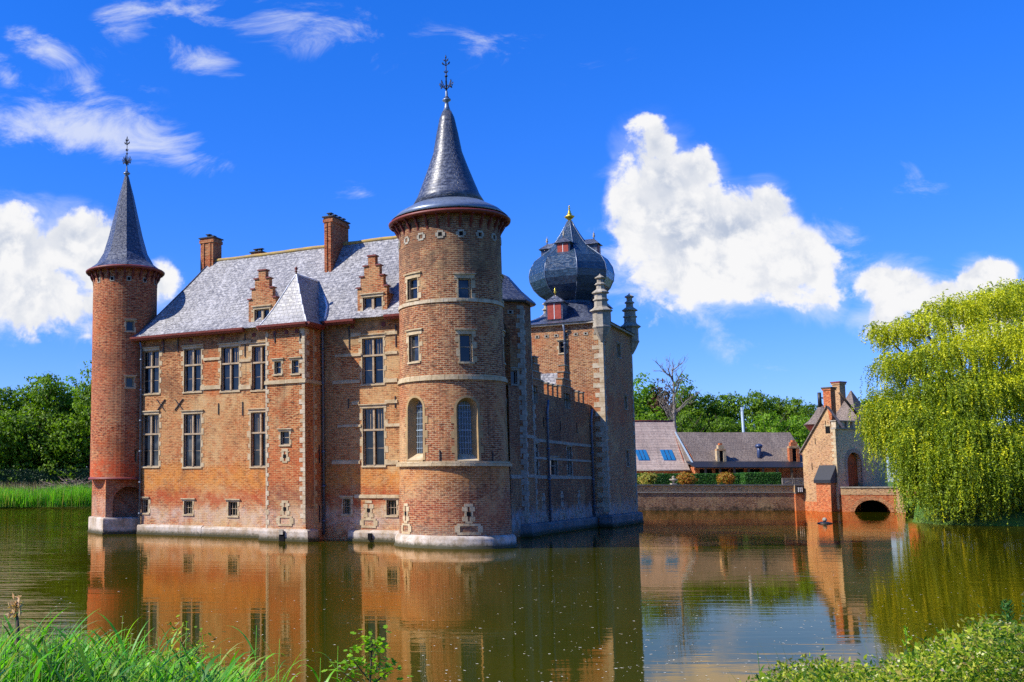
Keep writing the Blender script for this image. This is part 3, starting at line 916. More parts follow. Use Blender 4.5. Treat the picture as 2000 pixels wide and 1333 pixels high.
def archwin(W, u0, u1, v0, v1, D=.5, inset=.14, label=None):
    """round-headed window: archivolt + splayed reveal > glazing bars, pane"""
    w = (u1 - u0) / 2; uc = (u0 + u1) / 2; vs = v1 - w; n = 12
    wi = w - inset; a = MB()
    def outl(ww, vbot):
        pts = [(uc + ww, vbot)] + [(uc + ww * math.cos(PI * i / n), vs + ww * math.sin(PI * i / n)) for i in range(n + 1)] + [(uc - ww, vbot)]
        return pts
    Oo, Oi, Ob = outl(w, v0), outl(wi, v0 + .34), outl(w + .12, v0)
    P = W.map
    for i in range(len(Oo) - 1):
        p, q, pi_, qi = Oo[i], Oo[i + 1], Oi[i], Oi[i + 1]
        a.face([P(*p, -.02), P(*q, -.02), P(*qi, D - .03), P(*pi_, D - .03)][::-1], 0)
        po, qo = Ob[i], Ob[i + 1]
        k = i % 2
        a.face([P(*po, -.025), P(*qo, -.025), P(*q, -.025), P(*p, -.025)][::-1], 0)
        a.face([P(*po, .05), P(*qo, .05), P(*qo, -.025), P(*po, -.025)][::-1], 0)
    # toothed jamb stones
    v = v0; k = 0
    while v < vs:
        hh = min(.36, vs - v)
        if k % 2:
            a.wbox(W, uc - w - .27, uc - w - .12, v, v + hh, -.022, .05); a.wbox(W, uc + w + .12, uc + w + .27, v, v + hh, -.022, .05)
        v += hh; k += 1
    # spandrels (brick) over the rectangular hole
    for s_ in (-1, 1):
        for i in range(n // 2):
            t0, t1 = PI / 2 * i / (n // 2), PI / 2 * (i + 1) / (n // 2)
            p = (uc + s_ * w * math.cos(t0), vs + w * math.sin(t0)); q = (uc + s_ * w * math.cos(t1), vs + w * math.sin(t1))
            f = [P(p[0], p[1], -.004), P(q[0], q[1], -.004), P(uc + s_ * w, v1, -.004)]
            a.face(f if s_ < 0 else f[::-1], 1)
    # sloping sill
    a.face([P(uc - w, v0, -.06), P(uc + w, v0, -.06), P(uc + wi, v0 + .34, D - .03), P(uc - wi, v0 + .34, D - .03)], 2)
    a.wbox(W, uc - w - .02, uc + w + .02, v0 - .1, v0, -.07, .1)
    root = a.build('window', [M['ochre'], M['round'], M['stone']], castle, label)
    p = MB(); pts = [P(u, v, D - .05) for u, v in Oi]
    p.face(pts); p.build('pane', M['glass'], root)
    f = MB(); vb_ = v0 + .34
    for j in range(-2, 3):
        u = uc + j * wi / 2.5
        top = vs + math.sqrt(max(0, wi * wi - (u - uc) ** 2))
        f.wbox(W, u - .012, u + .012, vb_, top, D - .075, D - .055)
    v = vb_ + .25; k = 1
    while v < v1 - inset - .1:
        ww = wi if v < vs else math.sqrt(max(0, wi * wi - (v - vs) ** 2))
        e = .022 if k % 4 == 0 else .009
        f.wbox(W, uc - ww, uc + ww, v - e, v + e, D - .085, D - .055); v += .3; k += 1
    f.build('glazing_bar', M['polegrey'], root)
    return root


for q in ra: archwin(WR, *q)
for px, a_, b_ in [(859, 880, 902), (961.5, 882, 902)]:
    u, v = WR.hit(px, a_); anchor(WR, u, WR.hit(px, b_)[1], v)
for px, t, b, ow in [(793, 989, 1018, .5), (915, 990, 1019, .85)]:
    u, v = WR.hit(px, t); gun_loop(WR, u, WR.hit(px, b)[1], v, True, ow, .3, .22)
# footing
a = MB(); a.lathe([(3.06, -1), (3.06, .08), (3.0, .12), (3.0, .42), (2.93, .55), (2.78, .62)], 56, (RC[0], RC[1], 0), 0, 0, True)
a.build('plinth', M['plinth'], castle)


def spire_px(W, cpx, cy, prof_px, n, rot, base_ring, name, mat, tip_list=None, lead_to=2):
    """px profile [(half px, py)] at the tower axis plane -> lathe profile"""
    out = []
    e = loc3(EYEV); d = math.hypot(e.x - W[0], e.y - W[1])
    s = d / F * 1.005
    for hp, py in prof_px:
        out.append((hp * s, fz(cpx, py, W[1])))
    return out


def roundtop(c, rw_, z, rr_, n_c, prof, nseg, rot, lead_k, label=None):
    """cornice ring + corbels + spire, for the round towers; prof = [(r, z)]"""
    ring = MB()
    ring.lathe([(rw_ + .05, z - .10), (rr_ - .12, z - .12), (rr_, z - .07), (rr_ + .02, z + .01), (rr_ - .05, z + .06), (rr_ - .3, z + .14)], 64, (c[0], c[1], 0), 0, 0, True)
    rg = ring.build('cornice', M['gutter'], castle)
    for k in range(n_c):
        an = 2 * PI * k / n_c + .05; b = MB()
        T = lambda x, y, zz: (c[0] + x * math.cos(an) - y * math.sin(an), c[1] + x * math.sin(an) + y * math.cos(an), zz)
        path = [(rw_ - .02, z - .85), (rw_ + .06, z - .62), (rw_ + .2, z - .4), (rr_ - .25, z - .25), (rr_ - .1, z - .17)]
        wd = .05
        for i in range(len(path) - 1):
            (x0, z0), (x1, z1) = path[i], path[i + 1]
            h0, h1 = .14 + .03 * i, .14 + .03 * (i + 1)
            b.hexa([T(x0, -wd, z0), T(x1, -wd, z1), T(x1, wd, z1), T(x0, wd, z0), T(x0 - .08, -wd, z0 + h0), T(x1 - .04, -wd, z1 + h1 * .7), T(x1 - .04, wd, z1 + h1 * .7), T(x0 - .08, wd, z0 + h0)])
        b.build('corbel', M['corbel'], rg)
    sp = MB()
    lead = prof[:lead_k + 1]
    sp.lathe(prof[lead_k:], nseg, (c[0], c[1], 0), rot, 0, nseg > 12, uvr=prof[lead_k][0] * .75)
    spire = sp.build('spire', M['slatedk'], castle, label)
    if lead_k:
        l = MB(); l.lathe(lead, max(nseg, 16) if nseg > 12 else nseg, (c[0], c[1], 0), rot, 0, nseg > 12)
        l.build('lead_skirt', M['lead'], spire)
    return spire


def ironwork(c, z0, h, parent, s=1.):
    """wrought finial: rod, collars, scrolls, fleur-de-lis"""
    x, y = c; a = MB()
    a.tube([(x, y, z0), (x, y, z0 + h)], [.045 * s, .02 * s], 6)
    for f, r in ((0.02, .14), (.55, .09), (.30, .05)):
        a.ball((x, y, z0 + f * h), r * s, 0, 8, 1, .6)
    def curl(an, z, r, dz, up=1, rad=.022):
        pts = []
        for i in range(9):
            t = i / 8
            rr_ = r * (math.sin(t * PI * .62)) if t < .8 else r * (math.sin(t * PI * .62)) * (1 - (t - .8) * 1.5)
            zz = z + up * dz * (t - 1.1 * max(0, t - .6) ** 1.2 * 2.2)
            pts.append((x + rr_ * math.cos(an), y + rr_ * math.sin(an), zz))
        a.tube(pts, rad * s, 5)
    for k in range(4):
        an = PI / 4 + k * PI / 2 - .5
        curl(an, z0 + .22 * h, .36 * s, .30 * h); curl(an, z0 + .20 * h, .26 * s, .46 * h); curl(an, z0 + .34 * h, .30 * s, -.14 * h, 1)
        curl(an, z0 + .80 * h, .2 * s, .16 * h); curl(an, z0 + .90 * h, .12 * s, .12 * h)
        curl(an, z0 + .62 * h, .10 * s, .1 * h)
    a.lathe([(.01, 0), (.05 * s, .05), (.01, .2 * s)], 6, (x, y, z0 + h - .04))
    return a.build('iron_finial', M['iron'], parent)


pr = spire_px(RC, 871, RC[1], [(113, 433), (98, 419), (71, 404), (60, 385), (49, 357), (38, 328), (28, 300), (21, 262), (14.5, 232), (9, 219)], 48, 0, 0, '', '')
prz = pr + []
sp = roundtop(RC, rr(ZT), ztip, 119 * 54.3 / F, 30, prz, 48, 0, 2, 'tall conical slate spire on the round tower')
zt = pr[-1][1]; a = MB()
k = 54.3 / F
zb_ = fz(868, 198, RC[1])
a.lathe([(9.4 * k, zt - .1), (5 * k, zt + .25), (4 * k, zb_ - .2), (3.6 * k, zb_ - .08), (8.5 * k, zb_), (8.5 * k, zb_ + .06), (3 * k, zb_ + .16), (2.4 * k, zb_ + .5), (1.2 * k, zb_ + .55)], 16, (RC[0], RC[1], 0))
a.build('lead_cap', M['lead'], sp)
ironwork(RC, zb_ + .1, fz(867, 114, RC[1]) - zb_ - .1, sp, 1.0)
# pierced cross panels below the cornice
for i in range(16):
    u = WR.r0 * (-PI + 2 * PI * (i + .5) / 16); v = ztip - 1.12
    a = MB()
    a.wbox(WR, u - .16, u + .16, v + .1, v + .2, -.03, .05, 0); a.wbox(WR, u - .16, u + .16, v - .2, v - .1, -.03, .05, 0)
    a.wbox(WR, u - .25, u - .1, v - .1, v + .1, -.03, .05, 0); a.wbox(WR, u + .1, u + .25, v - .1, v + .1, -.03, .05, 0)
    a.wbox(WR, u - .1, u + .1, v - .1, v + .1, .0, .02, 1)
    a.build('cross_vent', [M['weather'], M['dark']], castle)

# ---------------------------------------------------------------- slender left tower
LC = (-22.97, .8)
LR = 2.055
zl = fz(242, 534, LC[1])
WL = Cyl(LC, lambda v: LR, LR)
lw = [uvbox(WL, 246, 262, 627, 647), uvbox(WL, 245.5, 261.5, 737, 757), uvbox(WL, 263, 268, 880, 902)]
zlb = fz(242, 937, LC[1])
mb = MB()
panel(mb, WL, -PI * LR, PI * LR, zlb, zl - .05, lw, .3, 0, 1, 2, du=.28, dv=1.)
lt = mb.build('round_tower', [M['left'], M['stone'], M['dark']], castle, 'slender red brick tower on a square footing')
for q in lw[:2]: window(WL, *q, 'plainhole', lint=.1, over=.1)
# square footing, rotated, with a round-headed niche on its shaded face
FA = R(10.8); HD = 2.2
fcor = lambda a_: (LC[0] + HD * math.sin(a_), LC[1] - HD * math.cos(a_))
cA, cB, cC, cD = fcor(FA), fcor(FA + PI / 2), fcor(FA + PI), fcor(FA - PI / 2)
FD = Plane(cA, (cB[0] - cA[0], cB[1] - cA[1]))     # right-hand (shaded) face
FL_ = Plane(cD, (cA[0] - cD[0], cA[1] - cD[1]))
sl = HD * math.sqrt(2)
mb = MB()
panel(mb, FL_, 0, sl, -1, zlb, [], .2)
panel(mb, FD, 0, sl, -1, zlb, [(.45, 2.55, .4, 2.9)], .9, 0, 0, 0)
for s_ in (-1, 1):
    for i in range(8):
        t0, t1 = PI / 2 * i / 8, PI / 2 * (i + 1) / 8
        f = [FD.map(1.5 + s_ * 1.05 * math.cos(t0), 1.85 + 1.05 * math.sin(t0), -.003), FD.map(1.5 + s_ * 1.05 * math.cos(t1), 1.85 + 1.05 * math.sin(t1), -.003), FD.map(1.5 + s_ * 1.05, 2.9, -.003)]
        mb.face(f if s_ < 0 else f[::-1])
pc = [cA, cB, cC, cD]
mb.face([(p[0], p[1], zlb) for p in pc]); mb.face([(p[0], p[1], zlb - .001) for p in pc[::-1]])
for i in (1, 2):
    p, q = pc[i], pc[i + 1]; mb.face([(p[0], p[1], -1), (q[0], q[1], -1), (q[0], q[1], zlb), (p[0], p[1], zlb)])
mb.build('tower_footing', [M['left']], castle, 'square brick footing with a blind arch')
a = MB(); a.lathe([(LR + .12, zlb - .02), (LR + .1, zlb + .1), (LR - .02, zlb + .16)], 48, (LC[0], LC[1], 0)); a.build('string_course', M['gutter'], castle)
plinth('plinth', [cD, cA, (cA[0] + (cB[0] - cA[0]) * .75, cA[1] + (cB[1] - cA[1]) * .75)], 1.02, .2, .12)
prl = spire_px(LC, 242, LC[1], [(75, 531), (55, 517), (43, 497), (33, 463), (23.5, 423), (15, 386), (7, 357), (4.5, 347)], 8, 0, 0, '', '')
lsp = roundtop(LC, LR, zl, 76.5 * 68.7 / F, 26, prl, 8, PI / 8 + .32, 0, 'dark eight-sided slate spire on the slender tower')
k = 68.7 / F; zb_ = fz(243, 341, LC[1])
a = MB(); a.lathe([(4.6 * k, prl[-1][1] - .05), (3 * k, zb_ - .1), (7 * k, zb_), (7 * k, zb_ + .05), (2.4 * k, zb_ + .14), (1.2 * k, zb_ + .5)], 12, (LC[0], LC[1], 0)); a.build('lead_cap', M['lead'], lsp)
ironwork(LC, zb_ + .08, fz(243, 274, LC[1]) - zb_, lsp, .9)
for i in range(12):
    u = LR * (-PI + 2 * PI * (i + .5) / 12); v = zl - .75
    a = MB(); a.wbox(WL, u - .15, u + .15, v - .16, v + .16, -.02, .05, 0); a.wbox(WL, u - .09, u + .09, v - .1, v + .1, -.024, -.01, 1)
    a.build('cross_vent', [M['weather'], M['dark']], castle)

# ---------------------------------------------------------------- stair turret beside the round tower
TXF = .25; TCY = 10.55; TI = 1.95; TCX = TXF - TI; TRo = TI / math.cos(PI / 8)
zt_e = fz(1012, 590, TCY - .5)
mb = MB(); Ws = []
for k in range(8):
    a0 = PI / 8 + k * PI / 4 - PI / 4
    p = (TCX + TRo * math.cos(a0), TCY + TRo * math.sin(a0)); a1 = a0 + PI / 4
    q = (TCX + TRo * math.cos(a1), TCY + TRo * math.sin(a1))
    W = Plane(p, (q[0] - p[0], q[1] - p[1])); sdl = math.hypot(q[0] - p[0], q[1] - p[1])
    Ws.append((W, sdl))
# facet whose outward normal is half-way between the two fronts
WD = [w for w in Ws if abs(w[0].n.x - .7071) < .05 and w[0].n.y < -.5][0]
WX = [w for w in Ws if w[0].n.x > .95][0]
tws = []
for (l, r, t, b) in [(989, 1010, 723.5, 751), (991, 1012, 785, 808), (993, 1014, 863, 889.5), (995.5, 1017, 951, 980)]:
    q = list(uvbox(WD[0], l, r, t, b)); tws.append((max(.12, q[0]), min(WD[1] - .12, q[1]), q[2], q[3]))
for W, sdl in Ws:
    panel(mb, W, 0, sdl, -1, zt_e, tws if W is WD[0] else [], .3, 0, 1, 2)
mb.build('stair_turret', [M['side'], M['weather'], M['dark']], castle, 'narrow octagonal stair turret of shaded brick')
for i, q in enumerate(tws): window(WD[0], *q, 'bars' if i == 3 else 'plainhole', lint=.14, over=.1, smat='weather', fmat='greywood')
quoin(WD[0], WD[1], .8, zt_e - .3, -1, .42, .2, .3, 'weather'); quoin(WX[0], 0, .8, zt_e - .3, 1, .4, .2, .3, 'weather')
quoin(WX[0], WX[1], 3.5, zt_e - 2., -1, .2, .1, .3, 'weather')
for v in (5.85, 3.5): band(WD[0], 0, WD[1], v, .14, .06, 'weather'); band(WX[0], 0, WX[1], v, .14, .06, 'weather')
a = MB(); a.wbox(WD[0], WD[1] / 2 - .2, WD[1] / 2 + .2, zt_e - .85, zt_e - .6, -.03, .04); a.wbox(WD[0], WD[1] / 2 - .08, WD[1] / 2 + .08, zt_e - .8, zt_e - .65, -.034, -.02, 1)
a.build('cross_vent', [M['weather'], M['dark']], castle)
zap = fz(980, 528, TCY)
a = MB()
Ro = TRo + .35
a.lathe([(Ro - .1, zt_e - .12), (Ro, zt_e - .02), (Ro * .97, zt_e + .1), (Ro * .66, zt_e + .82), (Ro * .35, zt_e + 1.75), (.05, zap)], 8, (TCX, TCY, 0), PI / 8, 0, False, uvr=1.6)
tro = a.build('turret_roof', M['slatedk'], castle)
a = MB(); zf = zap - .05
a.lathe([(.09, 0), (.10, .08), (.05, .2), (.16, .34), (.18, .42), (.07, .5), (.12, .62), (.12, .7), (.04, .78), (.05, .9), (.01, 1.0)], 10, (TCX, TCY, zf))
a.build('gilded_finial', M['gold'], tro)
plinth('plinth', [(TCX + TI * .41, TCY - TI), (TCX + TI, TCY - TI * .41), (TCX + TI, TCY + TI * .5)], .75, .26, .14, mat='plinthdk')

# ---------------------------------------------------------------- shaded side wing
WS = Plane((0, 0), (0, 1)); SY0, SY1 = 7.5, 26.2
zs_t = 8.75
sw = [uvbox(WS, 1042, 1050.5, 867.5, 929), uvbox(WS, 1074, 1088.5, 895, 929), uvbox(WS, 1108, 1116.5, 873, 929)]
sg = [uvbox(WS, 1040, 1050, 754, 788), uvbox(WS, 1102, 1114, 769, 798)]
mb = MB()
panel(mb, WS, SY0, SY1, -1, zs_t, sw + [(q[0], q[1], q[2], zs_t) for q in sg], .35, 0, 1, 2)
mb.face([(0, SY0, zs_t), (0, SY1, zs_t), (-7, SY1, zs_t), (-7, SY0, zs_t)])
mb.face([(-.45, SY0, zs_t), (-.45, SY1, zs_t), (0, SY1, zs_t), (0, SY0, zs_t)][::-1])
mb.face([(-7, SY1, -1), (-7, SY0, -1), (-7, SY0, zs_t), (-7, SY1, zs_t)])
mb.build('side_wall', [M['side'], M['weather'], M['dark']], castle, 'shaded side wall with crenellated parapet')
for q in sw: window(WS, *q, 'single', lint=.1, over=.1, smat='weather', fmat='greywood')
for u0, u1, v, h in [(SY0 + 3, SY1, 5.72, .14), (SY0 + 3, SY1, 4.62, .1), (SY0, SY1, 3.45, .16)]: band(WS, u0, u1, v, h, .06, 'weather')
for px, t, b in [(1061, 968, 994), (1097, 964, 988), (1130, 962, 985)]:
    u, v = WS.hit(px, t); gun_loop(WS, u, WS.hit(px, b)[1], v, True, .8, .45, .5, 'weather')
for px, t, b in [(1094, 823, 842), (1126, 826, 846), (1061, 815, 835)]:
    u, v = WS.hit(px, t); anchor(WS, u, WS.hit(px, b)[1], v)
quoin(WS, SY0 + 4.7, .8, 8., 1, .4, .2, .32, 'weather')
# merlons
def merlons(px0, px1, n):
    u0, u1 = WS.hit(px0, 770)[0], WS.hit(px1, 770)[0]
    for i in range(n):
        c0 = u0 + (u1 - u0) * i / n; w = (u1 - u0) / n * .38
        a = MB(); a.box(-.42, 0.0, c0, c0 + w, zs_t + .002, zs_t + .72); a.box(-.47, .05, c0 - .05, c0 + w + .05, zs_t + .72, zs_t + .80, 1)
        a.build('merlon', [M['dormer'], M['weather']], castle)
merlons(1059, 1096, 4); merlons(1119, 1146, 3)
# stepped wall dormers on the side wing
def sidegable(pxa, pxb, top, q):
    u0, u1 = WS.hit(pxa, 770)[0], WS.hit(pxb, 770)[0]; uc = (u0 + u1) / 2; hw = (u1 - u0) / 2
    vt = WS.hit((pxa + pxb) / 2, top)[1]
    a = MB(); v0 = zs_t + .002
    qv1 = q[3]
    a.wbox(WS, uc - hw, q[0], v0, qv1, 0, .4); a.wbox(WS, q[1], uc + hw, v0, qv1, 0, .4)
    v = qv1; n = 4
    for i in range(n):
        h2 = hw * (1 - .24 * i); v1 = qv1 + (vt - qv1) * (i + 1) / n
        a.wbox(WS, uc - h2, uc + h2, v, v1, -.003 * i, .4); a.wbox(WS, uc - h2 - .04, uc + h2 + .04, v1 - .06, v1, -.06, .45, 1)
        v = v1
    d = a.build('stepped_gable', [M['dormer'], M['weather']], castle)
    f = MB(); f.wbox(WS, q[0], q[0] + .1, q[2], qv1, .1, .25); f.wbox(WS, q[1] - .1, q[1], q[2], qv1, .1, .25); um = (q[0] + q[1]) / 2
    f.wbox(WS, um - .07, um + .07, q[2], qv1, .1, .25); f.build('window_frame', M['weather'], d)
    p = MB(); p.face([WS.map(q[0], q[2], .22), WS.map(q[1], q[2], .22), WS.map(q[1], qv1, .22), WS.map(q[0], qv1, .22)]); p.build('pane', M['glass'], d)
    r = MB(); zr = vt - .5; zb2 = qv1 - .3
    for s_ in (-1, 1):
        f_ = [(-.4, uc, zr), (-3.5, uc, zr), (-3.5, uc + s_ * hw, zb2), (-.4, uc + s_ * hw, zb2)]
        r.face(f_ if s_ > 0 else f_[::-1])
    r.build('gable_roof', M['slate'], d)
sidegable(1037, 1060, 697, sg[0]); sidegable(1096, 1118, 714, sg[1])
# low slate roof behind the parapet
r = MB()
r.face([(-.5, SY0, zs_t + .1), (-.5, SY1, zs_t + .1), (-2.9, SY1, zs_t + 2.2), (-2.9, SY0, zs_t + 2.2)])
r.face([(-2.9, SY0, zs_t + 2.2), (-2.9, SY1, zs_t + 2.2), (-5.2, SY1, zs_t + .1), (-5.2, SY0, zs_t + .1)])
r.build('wing_roof', M['slate'], castle)
for px in (1066, 1152):
    u = WS.hit(px, 850)[0]; pipe([(.22, u, WS.hit(px, 782 if px < 1100 else 800)[1]), (.14, u, 7.6), (.14, u, .7)], .08)
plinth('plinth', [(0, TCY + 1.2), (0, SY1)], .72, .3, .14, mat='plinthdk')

# ---------------------------------------------------------------- square tower with onion dome
QY0 = 26.0; QX1 = isect(1183.5, 840, (0, QY0), (0, 1)).x; QX0 = QX1 - 6.75
QZ = fz(1150, 632, QY0); WQ = Plane((0, QY0), (1, 0)); WQX = Plane((QX1, QY0), (0, 1))
QL = WQX.hit(1237, 760)[0]; QY1 = QY0 + QL
print('square tower', QX0, QX1, QZ, QL)
qw = [uvbox(WQ, 1092, 1105.5, 667.5, 690)]
qx = [uvbox(WQX, 1205, 1211.5, 673, 698), uvbox(WQX, 1219.5, 1224.5, 775, 799), uvbox(WQX, 1223, 1228, 881, 911)]
mb = MB()
panel(mb, WQ, QX0, QX1, -1, QZ, qw, .3, 0, 1, 2); panel(mb, WQX, 0, QL, -1, QZ, qx, .3, 0, 1, 2)
mb.face([(QX0, QY1, -1), (QX0, QY0, -1), (QX0, QY0, QZ), (QX0, QY1, QZ)]); mb.face([(QX1, QY1, -1), (QX0, QY1, -1), (QX0, QY1, QZ), (QX1, QY1, QZ)])
mb.build('square_tower', [M['square'], M['stone'], M['dark']], castle, 'square brick tower under the onion dome')
window(WQ, *qw[0], 'single', lint=.14, over=.12)
for q in qx: window(WQX, *q, 'single', lint=.1, over=.08, smat='weather')
quoin(WQ, QX1, 1., QZ - .9, -1, .72, .36, .34, 'quoin'); quoin(WQX, 0, 1., QZ - .9, 1, .6, .3, .34, 'weather')
quoin(WQX, QL, 1., QZ - .9, -1, .6, .3, .34, 'weather')
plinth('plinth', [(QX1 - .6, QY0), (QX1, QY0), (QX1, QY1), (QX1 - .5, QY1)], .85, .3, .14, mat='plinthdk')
a = MB(); a.box(QX0 - .3, QX1 + .3, QY0 - .3, QY1 + .3, QZ, QZ + .16); a.build('cornice', M['weather'], castle)
for i in range(9):
    x = QX0 + .5 + i * .72
    a = MB(); a.wbox(WQ, x - .16, x + .16, QZ - .85, QZ - .62, -.03, .05); a.wbox(WQ, x - .07, x + .07, QZ - .8, QZ - .67, -.034, -.02, 1); a.build('cross_vent', [M['weather'], M['dark']], castle)
QC = ((QX0 + QX1) / 2, (QY0 + QY1) / 2)
e = loc3(EYEV); dq = math.hypot(e.x - QC[0], e.y - QC[1]); kq = dq / F
def zq(py): return fz(1122, py, QC[1])
# lower flared roof
mb = MB(); rn = 40 * kq
hx, hy = (QX1 - QX0) / 2 + .4, (QY1 - QY0) / 2 + .4
levels = [(1.0, QZ + .16), (.82, QZ + .55), (.66, QZ + 1.15), (.52, zq(596))]
def ringq(f):
    # blend rectangle -> octagon
    pts = []
    for i in range(24):
        an = 2 * PI * (i + .5) / 24 - 3 * PI / 4
        c_, s_ = math.cos(an), math.sin(an); m_ = max(abs(c_) / hx, abs(s_) / hy)
        rx, ry = c_ / m_, s_ / m_
        t = (1 - f) / .48
        rr_ = rn * 1.0
        pts.append((QC[0] + rx * (1 - t) + rr_ * c_ * t, QC[1] + ry * (1 - t) + rr_ * s_ * t))
    return pts
for k in range(3):
    A, B = ringq(levels[k][0]), ringq(levels[k + 1][0])
    for i in range(24):
        j = (i + 1) % 24
        mb.face([(*A[i], levels[k][1]), (*A[j], levels[k][1]), (*B[j], levels[k + 1][1]), (*B[i], levels[k + 1][1])])
lowroof = mb.build('tower_roof', M['slatedk'], castle)
prf = [(38, 600), (37, 592), (44, 586), (56, 577), (66, 565), (72, 551), (73.5, 538), (71, 524), (63, 509), (50, 498), (38, 488), (27, 474), (18, 459), (10, 444), (4, 431)]
pq = [(hp * kq / math.cos(PI / 8) * .985, zq(py)) for hp, py in prf]
mb = MB(); mb.lathe(pq, 8, (QC[0], QC[1], 0), PI / 8, 0, False, uvr=2.2)
dome = mb.build('onion_dome', M['slatedome'], castle, 'dark slate onion dome with small red dormers')
a = MB()
for k in range(8):
    an = PI / 8 + k * PI / 4
    a.tube([(QC[0] + r * math.cos(an), QC[1] + r * math.sin(an), z) for r, z in pq], .03, 5)
a.build('lead_rib', M['lead'], dome)
a = MB(); zf = pq[-1][1] - .05; hf = zq(400) - zf
a.lathe([(.17, 0), (.12, .1 * hf), (.3, .22 * hf), (.42, .30 * hf), (.3, .36 * hf), (.14, .4 * hf), (.2, .46 * hf), (.1, .56 * hf), (.12, .62 * hf), (.04, .72 * hf), (.09, .8 * hf), (.03, .88 * hf), (.07, .93 * hf), (.01, hf)], 12, (QC[0], QC[1], zf))
a.build('gilded_finial', M['gold'], dome)


def lucarne(c, an, z, w, h, d, parent, fin=True):
    """little roofed dormer with a red shutter; an = facing direction"""
    T = lambda x, y, zz: (c[0] + x * math.cos(an) - y * math.sin(an), c[1] + x * math.sin(an) + y * math.cos(an), zz)
    a = MB()
    def bx(x0, x1, y0, y1, z0, z1, m):
        a.hexa([T(x0, y0, z0), T(x1, y0, z0), T(x1, y1, z0), T(x0, y1, z0), T(x0, y0, z1), T(x1, y0, z1), T(x1, y1, z1), T(x0, y1, z1)], m)
    bx(-d, 0, -w, w, z, z + h, 0); bx(0, .03, -w * .82, w * .82, z + .08, z + h - .08, 1)
    bx(.03, .05, -.02, .02, z + .08, z + h - .08, 2)
    o = .18
    ap_, ab = T(-.35, 0, z + h + w * 1.05), T(-d, 0, z + h + w * 1.05)
    f0, f1, b0, b1 = T(o, -w - o, z + h), T(o, w + o, z + h), T(-d, -w - o, z + h), T(-d, w + o, z + h)
    a.face([f0, f1, ap_], 3); a.face([f1, b1, ab, ap_], 3); a.face([b0, f0, ap_, ab], 3); a.face([f0, b0, b1, f1], 3)
    o_ = a.build('lucarne', [M['slatedk'], M['redwood'], M['white'], M['slatedk']], parent)
    if fin:
        b = MB(); b.lathe([(.05, 0), (.04, .1), (.12, .2), (.05, .28), (.09, .38), (.02, .46), (.01, .6)], 8, ap_)
        b.build('finial', M['gold' if fin == 2 else 'weather'], parent)
    return o_


rd = 66 * kq
for k in range(4):
    an = -PI / 2 + k * PI / 2
    c = (QC[0] + (rd * .80) * math.cos(an), QC[1] + (rd * .80) * math.sin(an))
    lucarne(c, an, zq(507), .5, .95, 1.6, dome, 1)
c = (QC[0] - .3, QY0 + .75)
lucarne(c, -PI / 2, QZ + .55, .62, 1.35, 1.6, lowroof, 2)
lucarne((QX1 - .6, QC[1]), 0, QZ + .5, .62, 1.3, 1.6, lowroof, 2)


def pinnacle(x, y, pz0, ht, mat):
    """octagonal corner pinnacle corbelled out of the wall corner"""
    a = MB(); s = ht
    pf = [(.10, -.26), (.3, -.14), (.44, -.03), (.50, 0), (.50, .02), (.46, .03), (.46, .27), (.50, .285), (.62, .31), (.60, .33), (.42, .37), (.36, .40), (.35, .50), (.42, .515), (.42, .535), (.34, .55), (.33, .635), (.46, .65), (.46, .67), (.30, .71), (.22, .73), (.21, .80), (.30, .815), (.28, .835), (.17, .86), (.17, .92), (.28, .94), (.28, .955), (.16, .98), (.06, 1.0), (.01, 1.03)]
    a.lathe([(r * s / 4.4 * 1.5, pz0 + z * s) for r, z in pf], 8, (x, y, 0), PI / 8, 0, False)
    return a.build('corner_pinnacle', M[mat], castle)


zp0 = fz(1178, 640, QY0); hp_ = fz(1172, 538, QY0) - zp0
pinnacle(QX1 - .05, QY0 + .0, zp0, hp_, 'weather'); pinnacle(QX0, QY0, zp0, hp_, 'weather')
pinnacle(QX1 - .05, QY1, zp0 - .0, hp_, 'weather'); pinnacle(QX0, QY1, zp0, hp_, 'weather')
xpp = WQ.hit(1104.5, 690)[0]
pipe([(xpp, QY0 - .35, QZ), (xpp, QY0 - .12, QZ - .5), (xpp, QY0 - .12, 8.8)], .085)
# ================================================================== BANKS, WATER
moat = [(-70, 6), (-30, 7.2), (-12, 8.0), (-3, 8.6), (3, 8.2), (9, 8.4), (20, 12), (42, 30), (62, 52), (66, 66), (60, 76.5), (54, 78), (51, 80.5), (52.5, 86), (57, 93), (62, 101), (68.2, 109), (68.2, 116),
        (58, 121), (43, 121.5), (20, 124), (0, 132), (-21, 137), (-34, 132.5), (-60, 128), (-95, 100), (-100, 50)]
MC = Vector((12, 68))
a = MB()
P2 = []
for i in range(len(moat)):                          # densify and roughen the shoreline
    p, q = Vector(moat[i]), Vector(moat[(i + 1) % len(moat)])
    n = max(1, int((q - p).length / 1.6))
    for k in range(n):
        r = p.lerp(q, k / n); d = (r - MC).normalized()
        j = mnoise.noise((r.x * .35, r.y * .35, 2)) * .55
        if 116 < r.y < 124 and 20 < r.x < 70: j = 0
        P2.append(r + d * j)
rings = [(-3.0, -1.4), (-.6, -.35), (0, .02), (.45, .32), (1.4, .62), (3.2, 1.05), (6.5, 1.5), (16, 1.9), (60, 2.2), (400, 2.4), (3500, 2.4)]
vs = []
for off, z in rings:
    for p in P2:
        d = (p - MC).normalized(); q = p + d * off
        zz = z
        if z > .3: zz = z + .12 * mnoise.noise((q.x * .3, q.y * .3, 5)) + .25 * mnoise.noise((q.x * .05, q.y * .05, 8)) * (z > 1.4)
        if 100 < p.y and 40 < p.x and z > .3: zz = z if off < 0.1 else max(z, min(2.35, .6 + off * .6))
        vs.append((q.x, q.y, zz))
a.v = vs; N = len(P2)
